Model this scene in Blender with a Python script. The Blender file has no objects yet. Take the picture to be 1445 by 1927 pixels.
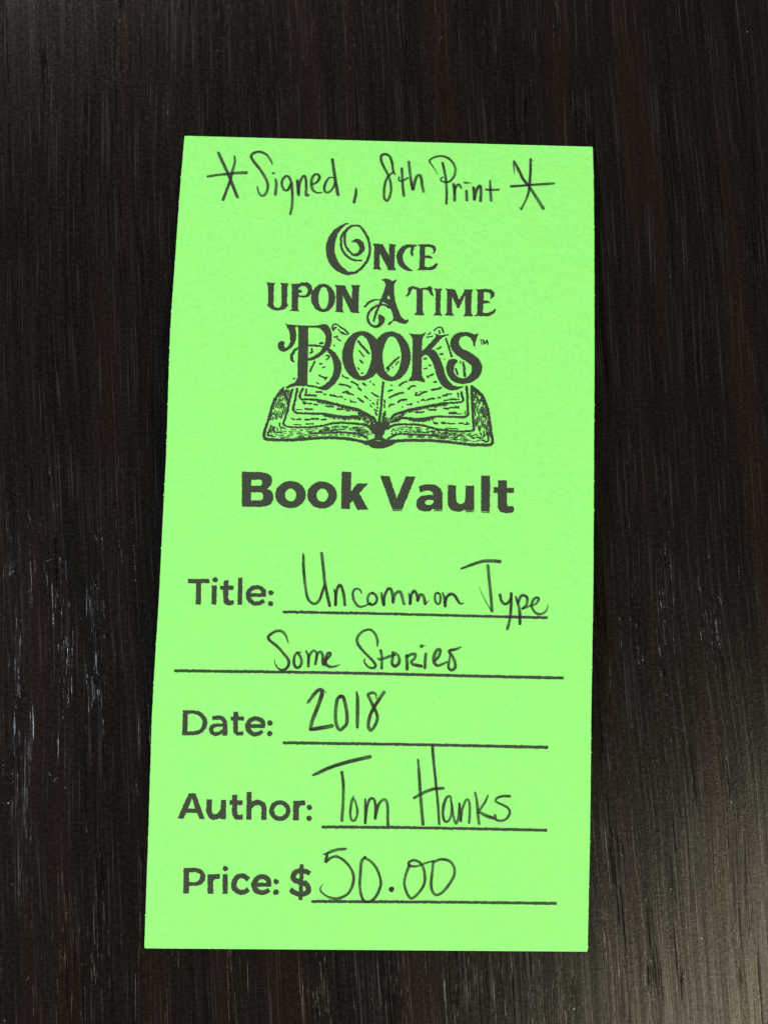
# A hand-filled green price card lying on a dark wood tabletop, seen from just above.
import bpy, bmesh, math, random
from mathutils import Matrix, Vector

scene = bpy.context.scene
COL = scene.collection
MM = 0.001

# ------------------------------------------------------------------ camera
cam_data = bpy.data.cameras.new('camera')
cam = bpy.data.objects.new('camera', cam_data)
COL.objects.link(cam)
cam_data.sensor_fit = 'VERTICAL'
cam_data.sensor_height = 24.0
cam_data.sensor_width = 18.0
cam_data.lens = 24.0 * 1481.10 / 1927.0
cam_data.clip_start = 0.01
cam_data.clip_end = 50.0
CR = [[0.999454, -0.0268272, -0.0192864], [0.0252481, 0.9966399, -0.077919], [0.0213119, 0.0773896, 0.9967731]]
CT = [-1.8651, -7.8464, 141.0147]
m = Matrix([[CR[0][0], CR[0][1], CR[0][2], CT[0] * MM],
            [CR[1][0], CR[1][1], CR[1][2], CT[1] * MM],
            [CR[2][0], CR[2][1], CR[2][2], CT[2] * MM],
            [0, 0, 0, 1]])
cam.matrix_world = m
cam_data.dof.use_dof = True
cam_data.dof.focus_distance = 0.139
cam_data.dof.aperture_fstop = 9.0
scene.camera = cam

# ------------------------------------------------------------------ room light
world = bpy.data.worlds.new('World')
scene.world = world
world.use_nodes = True
wb = world.node_tree.nodes['Background']
wb.inputs['Color'].default_value = (0.90, 0.95, 1.0, 1)
wb.inputs['Strength'].default_value = 0.06


def area(name, loc, aim, sx, sy, power, color):
    d = bpy.data.lights.new(name, 'AREA')
    d.shape = 'RECTANGLE'
    d.size, d.size_y = sx, sy
    d.energy = power
    d.color = color
    o = bpy.data.objects.new(name, d)
    COL.objects.link(o)
    o.location = loc
    o.rotation_euler = (Vector(aim) - Vector(loc)).to_track_quat('-Z', 'Y').to_euler()
    return o


# a big pale wall and window behind the photographer on the right, a cool window low on
# the left, and the dim far side of the room beyond the card
area('wall_light', (1.86, -1.66, 1.62), (0, 0, 0), 2.1, 2.1, 122, (1.0, 0.89, 0.60))
area('window_light', (-1.75, -0.35, 1.08), (0, 0, 0), 0.34, 0.48, 42, (0.80, 0.89, 1.0))
area('room_light', (-1.25, 2.2, 1.35), (0, 0, 0), 2.0, 0.9, 34, (1.0, 0.87, 0.74))

scene.view_settings.view_transform = 'Standard'
scene.view_settings.look = 'None'
scene.view_settings.exposure = 0.0
scene.view_settings.gamma = 1.0


# ------------------------------------------------------------------ node helpers
class NT:
    def __init__(self, name):
        self.m = bpy.data.materials.new(name)
        self.m.use_nodes = True
        self.t = self.m.node_tree
        self.t.nodes.clear()

    def n(self, kind, **kw):
        nd = self.t.nodes.new(kind)
        for k, v in kw.items():
            setattr(nd, k, v)
        return nd

    def l(self, a, b):
        self.t.links.new(a, b)

    def coord(self, scale, rot=0.0):
        tc = self.n('ShaderNodeTexCoord')
        r = self.n('ShaderNodeMapping')
        r.inputs['Rotation'].default_value = (0, 0, rot)
        r.inputs['Scale'].default_value = (1 / MM, 1 / MM, 1 / MM)
        self.l(tc.outputs['Object'], r.inputs['Vector'])
        s = self.n('ShaderNodeVectorMath', operation='MULTIPLY')
        s.inputs[1].default_value = scale
        self.l(r.outputs[0], s.inputs[0])
        return s.outputs[0]

    def noise(self, vec, scale=1.0, detail=2.0, rough=0.5, dist=0.0):
        nd = self.n('ShaderNodeTexNoise')
        nd.inputs['Scale'].default_value = scale
        nd.inputs['Detail'].default_value = detail
        nd.inputs['Roughness'].default_value = rough
        nd.inputs['Distortion'].default_value = dist
        self.l(vec, nd.inputs['Vector'])
        return nd.outputs['Fac']

    def ramp(self, fac, a, b, lo=0.0, hi=1.0, smooth=True):
        nd = self.n('ShaderNodeMapRange')
        nd.interpolation_type = 'SMOOTHSTEP' if smooth else 'LINEAR'
        for k, v in (('From Min', a), ('From Max', b), ('To Min', lo), ('To Max', hi)):
            nd.inputs[k].default_value = v
        self.l(fac, nd.inputs['Value'])
        return nd.outputs[0]

    def math(self, op, a, b=None, clamp=False):
        nd = self.n('ShaderNodeMath', operation=op)
        nd.use_clamp = clamp
        for i, v in enumerate((a, b)):
            if v is None:
                continue
            if isinstance(v, (int, float)):
                nd.inputs[i].default_value = v
            else:
                self.l(v, nd.inputs[i])
        return nd.outputs[0]

    def mix(self, fac, a, b):
        nd = self.n('ShaderNodeMix', data_type='RGBA')
        if isinstance(fac, (int, float)):
            nd.inputs['Factor'].default_value = fac
        else:
            self.l(fac, nd.inputs['Factor'])
        for k, v in ((6, a), (7, b)):
            if isinstance(v, tuple):
                nd.inputs[k].default_value = (*v, 1)
            else:
                self.l(v, nd.inputs[k])
        return nd.outputs[2]

    def bump(self, h, dist, strength=1.0, normal=None):
        nd = self.n('ShaderNodeBump')
        nd.inputs['Strength'].default_value = strength
        nd.inputs['Distance'].default_value = dist
        self.l(h, nd.inputs['Height'])
        if normal is not None:
            self.l(normal, nd.inputs['Normal'])
        return nd.outputs[0]

    def principled(self, color, rough, spec=0.5, normal=None, alpha=None):
        b = self.n('ShaderNodeBsdfPrincipled')
        for k, v in (('Base Color', color), ('Roughness', rough), ('Specular IOR Level', spec),
                     ('Normal', normal), ('Alpha', alpha)):
            if v is None:
                continue
            if isinstance(v, tuple):
                b.inputs[k].default_value = (*v, 1)
            elif isinstance(v, (int, float)):
                b.inputs[k].default_value = v
            else:
                self.l(v, b.inputs[k])
        o = self.n('ShaderNodeOutputMaterial')
        self.l(b.outputs[0], o.inputs['Surface'])
        return b


# ------------------------------------------------------------------ materials
def wood_material():
    t = NT('espresso_wood')
    G = math.radians(-4.6)                     # grain leans a little off the card's long side
    warp = t.noise(t.coord((0.03, 0.012, 1), G), 1.0, 1.0)
    # slow sideways drift of the grain lines
    base = t.coord((1, 1, 1), G)
    sep = t.n('ShaderNodeSeparateXYZ'); t.l(base, sep.inputs[0])
    gx = t.math('ADD', sep.outputs[0], t.math('MULTIPLY', warp, 5.0))
    com = t.n('ShaderNodeCombineXYZ'); t.l(gx, com.inputs[0]); t.l(sep.outputs[1], com.inputs[1])
    com.inputs[2].default_value = 0.0

    def g(sx, sy, off=0.0):
        s = t.n('ShaderNodeVectorMath', operation='MULTIPLY_ADD')
        s.inputs[1].default_value = (sx, sy, 1)
        s.inputs[2].default_value = (off, off * 0.7, off * 1.3)
        t.l(com.outputs[0], s.inputs[0])
        return s.outputs[0]
    bands = t.noise(g(0.13, 0.005, 3), 1.0, 3.0, 0.55)
    streak = t.noise(g(1.1, 0.018, 7), 1.0, 3.0, 0.6)
    fibre = t.noise(g(3.4, 0.050, 11), 1.0, 3.0, 0.7)
    thin = t.noise(g(3.6, 0.045, 53), 1.0, 2.0, 0.6)
    # pores: thin stretched grooves, gathered in groups
    group = t.ramp(t.noise(g(0.30, 0.020, 23), 1.0, 2.0, 0.5), 0.49, 0.64)

    def pores(sx, sy, off, lo, hi):
        return t.ramp(t.noise(g(sx, sy, off), 1.0, 1.0, 0.4), lo, hi)
    p1 = t.math('MULTIPLY', pores(3.4, 0.075, 31, 0.60, 0.66), group)
    p2 = t.math('MULTIPLY', pores(3.8, 0.13, 37, 0.66, 0.72), t.ramp(group, 0.0, 1.0, 0.05, 1.0))
    p3 = pores(2.2, 0.030, 41, 0.74, 0.78)
    pore = t.math('MAXIMUM', t.math('MAXIMUM', p1, p2), p3, clamp=True)

    c = t.mix(t.ramp(bands, 0.42, 0.66, 0.0, 0.75), WOOD[0], WOOD[1])
    c = t.mix(t.ramp(streak, 0.45, 0.75, 0, 0.8), c, WOOD[2])
    c = t.mix(t.ramp(fibre, 0.40, 0.75, 0.0, 0.6), c, WOOD[3])
    c = t.mix(t.ramp(thin, 0.58, 0.70, 0.0, 0.60), c, WOOD[4])
    c = t.mix(t.math('MULTIPLY', pore, 0.92), c, (0.0012, 0.0011, 0.0011))
    # thin film of dust and wax haze, finely speckled
    speck = t.noise(t.coord((1.3, 2.0, 1)), 1.0, 6.0, 0.85)
    c = t.mix(t.ramp(speck, 0.42, 0.78, 0.002, 0.06), c, (0.20, 0.175, 0.14))
    fine = t.noise(t.coord((1.7, 2.6, 1)), 1.0, 6.0, 0.8)
    rough = t.math('ADD', t.ramp(speck, 0.35, 0.7, 0.14, 0.23), t.math('MULTIPLY', pore, -0.03))
    h = t.math('ADD', t.math('MULTIPLY', fibre, 0.015), t.math('MULTIPLY', fine, 0.030))
    h = t.math('ADD', h, t.math('MULTIPLY', streak, 0.03))
    h = t.math('SUBTRACT', h, t.math('MULTIPLY', pore, 0.068))
    nrm = t.bump(h, MM, 1.0)
    spec = t.math('MULTIPLY', t.ramp(thin, 0.38, 0.66, 0.30, 0.48), t.ramp(speck, 0.36, 0.66, 0.60, 1.45))
    spec = t.math('MULTIPLY', spec, t.ramp(pore, 0.0, 1.0, 1.0, 0.22))
    spec = t.math('MULTIPLY', spec, t.ramp(streak, 0.35, 0.65, 0.8, 1.15))
    t.principled(c, rough, spec, nrm)
    return t.m


def paper_material():
    t = NT('green_card_stock')
    fib = t.noise(t.coord((1.1, 1.1, 1)), 1.0, 6.0, 0.7)
    mott = t.noise(t.coord((0.16, 0.16, 1)), 1.0, 3.0, 0.6)
    c = t.mix(t.ramp(fib, 0.3, 0.7, smooth=False), PAPER[0], PAPER[1])
    c = t.mix(t.ramp(mott, 0.35, 0.65, 0.0, 0.7), c, PAPER[2])
    fleck = t.noise(t.coord((0.55, 0.75, 1)), 1.0, 2.0, 0.5)
    c = t.mix(t.ramp(fleck, 0.76, 0.80, 0.0, 0.35), c, (0.12, 0.40, 0.10))
    grain = t.noise(t.coord((1.6, 2.4, 1)), 1.0, 5.0, 0.65)
    big = t.noise(t.coord((0.35, 0.5, 1)), 1.0, 3.0, 0.6)
    h = t.math('ADD', t.math('MULTIPLY', grain, 0.095), t.math('MULTIPLY', big, 0.13))
    t.principled(c, 0.75, 0.18, t.bump(h, MM, 1.0))
    return t.m


def toner_material():
    t = NT('black_toner')
    a = t.noise(t.coord((4.0, 4.0, 1)), 1.0, 4.0, 0.7)
    b = t.noise(t.coord((0.5, 0.5, 1)), 1.0, 2.0, 0.5)
    c = t.mix(t.ramp(a, 0.30, 0.72, smooth=False), (0.019, 0.027, 0.020), (0.050, 0.072, 0.047))
    c = t.mix(t.ramp(b, 0.4, 0.65, 0, 0.35), c, (0.040, 0.044, 0.034))
    t.principled(c, 0.6, 0.25, t.bump(a, MM * 0.02, 1.0))
    return t.m


def ink_material():
    t = NT('pen_ink')
    uv = t.n('ShaderNodeUVMap', uv_map='stroke')
    sep = t.n('ShaderNodeSeparateXYZ'); t.l(uv.outputs[0], sep.inputs[0])
    ed = t.math('ABSOLUTE', sep.outputs[1])
    s1 = t.n('ShaderNodeVectorMath', operation='MULTIPLY'); s1.inputs[1].default_value = (0.35, 2.4, 1)
    t.l(uv.outputs[0], s1.inputs[0])
    streak = t.noise(s1.outputs[0], 1.0, 3.0, 0.6)
    sp = t.noise(t.coord((5.0, 5.0, 1)), 1.0, 3.0, 0.7)
    slow = t.noise(t.coord((0.30, 0.30, 1)), 1.0, 1.0, 0.5)
    a = t.math('ADD', t.math('MULTIPLY', ed, 0.14), 0.68)
    a = t.math('ADD', a, t.ramp(streak, 0.35, 0.65, -0.18, 0.14))
    a = t.math('ADD', a, t.ramp(sp, 0.3, 0.7, -0.10, 0.08))
    a = t.math('ADD', a, t.ramp(slow, 0.35, 0.65, -0.06, 0.12), clamp=True)
    c = t.mix(t.ramp(slow, 0.4, 0.6), (0.014, 0.022, 0.021), (0.026, 0.019, 0.022))
    t.principled(c, 0.45, 0.35, None, a)
    return t.m


def dust_material():
    t = NT('pale_crumbs')
    n = t.noise(t.coord((0.2, 0.2, 1)), 1.0, 1.0)
    t.principled(t.mix(n, (0.20, 0.18, 0.12), (0.28, 0.28, 0.28)), 0.8, 0.2)
    return t.m


WOOD = ((0.0028, 0.0023, 0.0020), (0.0105, 0.0046, 0.0028), (0.0085, 0.0054, 0.0038), (0.0064, 0.0060, 0.0068),
        (0.034, 0.031, 0.034))
PAPER = ((0.230, 0.77, 0.188), (0.298, 0.89, 0.228), (0.274, 0.815, 0.196))
M_WOOD, M_PAPER, M_TONER, M_INK, M_DUST = (wood_material(), paper_material(), toner_material(),
                                           ink_material(), dust_material())


def link(name, mesh, mat, parent=None):
    o = bpy.data.objects.new(name, mesh)
    COL.objects.link(o)
    if mat:
        mesh.materials.append(mat)
    if parent:
        o.parent = parent
    return o


# ------------------------------------------------------------------ tabletop
TABLE_Z = -0.30 * MM
bm = bmesh.new()
hx, hy, th = 0.42, 0.36, 0.028
res = bmesh.ops.create_cube(bm, size=1.0)
for v in bm.verts:
    v.co = Vector((v.co.x * 2 * hx, v.co.y * 2 * hy, (v.co.z - 0.5) * th))
bmesh.ops.bevel(bm, geom=[e for e in bm.edges if e.verts[0].co.z > -0.001 and e.verts[1].co.z > -0.001],
                offset=0.002, segments=3, affect='EDGES')
me = bpy.data.meshes.new('tabletop')
bm.to_mesh(me); bm.free()
table = link('tabletop', me, M_WOOD)
table.location = (0, 0, TABLE_Z)
table['kind'] = 'structure'

# ------------------------------------------------------------------ the card
H, ARCH = 145.102, 2.240                       # card height and how far its middle bows up, in mm


def surf(y):                                  # height of the bowed card's face at y (mm)
    s = min(1.0, max(0.0, (y + H / 2) / H))
    return ARCH * 4 * s * (1 - s)


EDGES = {'left': [[-3822, -7286], [-3819, -5444], [-3833, -3274], [-3797, -1075], [-3792, 1172], [-3834, 3491], [-3811, 5912], [-3787, 7219]], 'right': [[3798, -7222], [3802, -5303], [3792, -3109], [3806, -885], [3809, 1389], [3823, 3738], [3832, 6192], [3824, 7291]]}
rng = random.Random(11)


def edge_x(side, t):
    P = EDGES[side]
    y = P[0][1] + (P[-1][1] - P[0][1]) * t
    for a, b in zip(P, P[1:]):
        if a[1] <= y <= b[1] or b is P[-1]:
            u = (y - a[1]) / (b[1] - a[1])
            u = min(1, max(0, u))
            u = u * u * (3 - 2 * u) * 0.5 + u * 0.5
            return (a[0] + (b[0] - a[0]) * u) / 100, y / 100
    return P[-1][0] / 100, P[-1][1] / 100


ROWS, COLS, THICK = 900, 8, 0.24
verts, faces = [], []
jl = jr = 0.0
jitter = []
nubs = {rng.randint(20, ROWS - 20): rng.uniform(0.06, 0.18) for _ in range(26)}
for i in range(ROWS + 1):
    jl = jl * 0.55 + rng.gauss(0, 0.010)
    jr = jr * 0.55 + rng.gauss(0, 0.010)
    jitter.append((jl - nubs.get(i, 0), jr + nubs.get((i * 7) % ROWS, 0) * 0.9))
for layer in (0, 1):
    for i in range(ROWS + 1):
        t = i / ROWS
        xl, yl = edge_x('left', t)
        xr, yr = edge_x('right', t)
        j = jitter[i]
        r = 0.0
        k = min(i, ROWS - i)
        if k < 3:
            r = (0.10, 0.04, 0.01)[k]          # corners are a touch soft
        xl += j[0] + r
        xr += j[1] - r
        for c in range(COLS + 1):
            u = c / COLS
            x = xl + (xr - xl) * u
            y = yl + (yr - yl) * u
            verts.append((x * MM, y * MM, (surf(y) - layer * THICK) * MM))
W1 = COLS + 1
N = (ROWS + 1) * W1
for i in range(ROWS):
    for c in range(COLS):
        a = i * W1 + c
        faces.append((a, a + 1, a + 1 + W1, a + W1))
        b = a + N
        faces.append((b, b + W1, b + 1 + W1, b + 1))
for i in range(ROWS):
    a = i * W1
    faces.append((a, a + W1, a + W1 + N, a + N))
    a = i * W1 + COLS
    faces.append((a, a + N, a + W1 + N, a + W1))
for c in range(COLS):
    faces.append((c, c + N, c + 1 + N, c + 1))
    a = ROWS * W1 + c
    faces.append((a, a + 1, a + 1 + N, a + N))
me = bpy.data.meshes.new('price_card')
me.from_pydata(verts, [], faces)
me.update()
card = link('price_card', me, M_PAPER)
card['label'] = 'bright green paper price card with printed bookshop lettering and handwriting, on the dark table'
card['category'] = 'price card'

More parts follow.
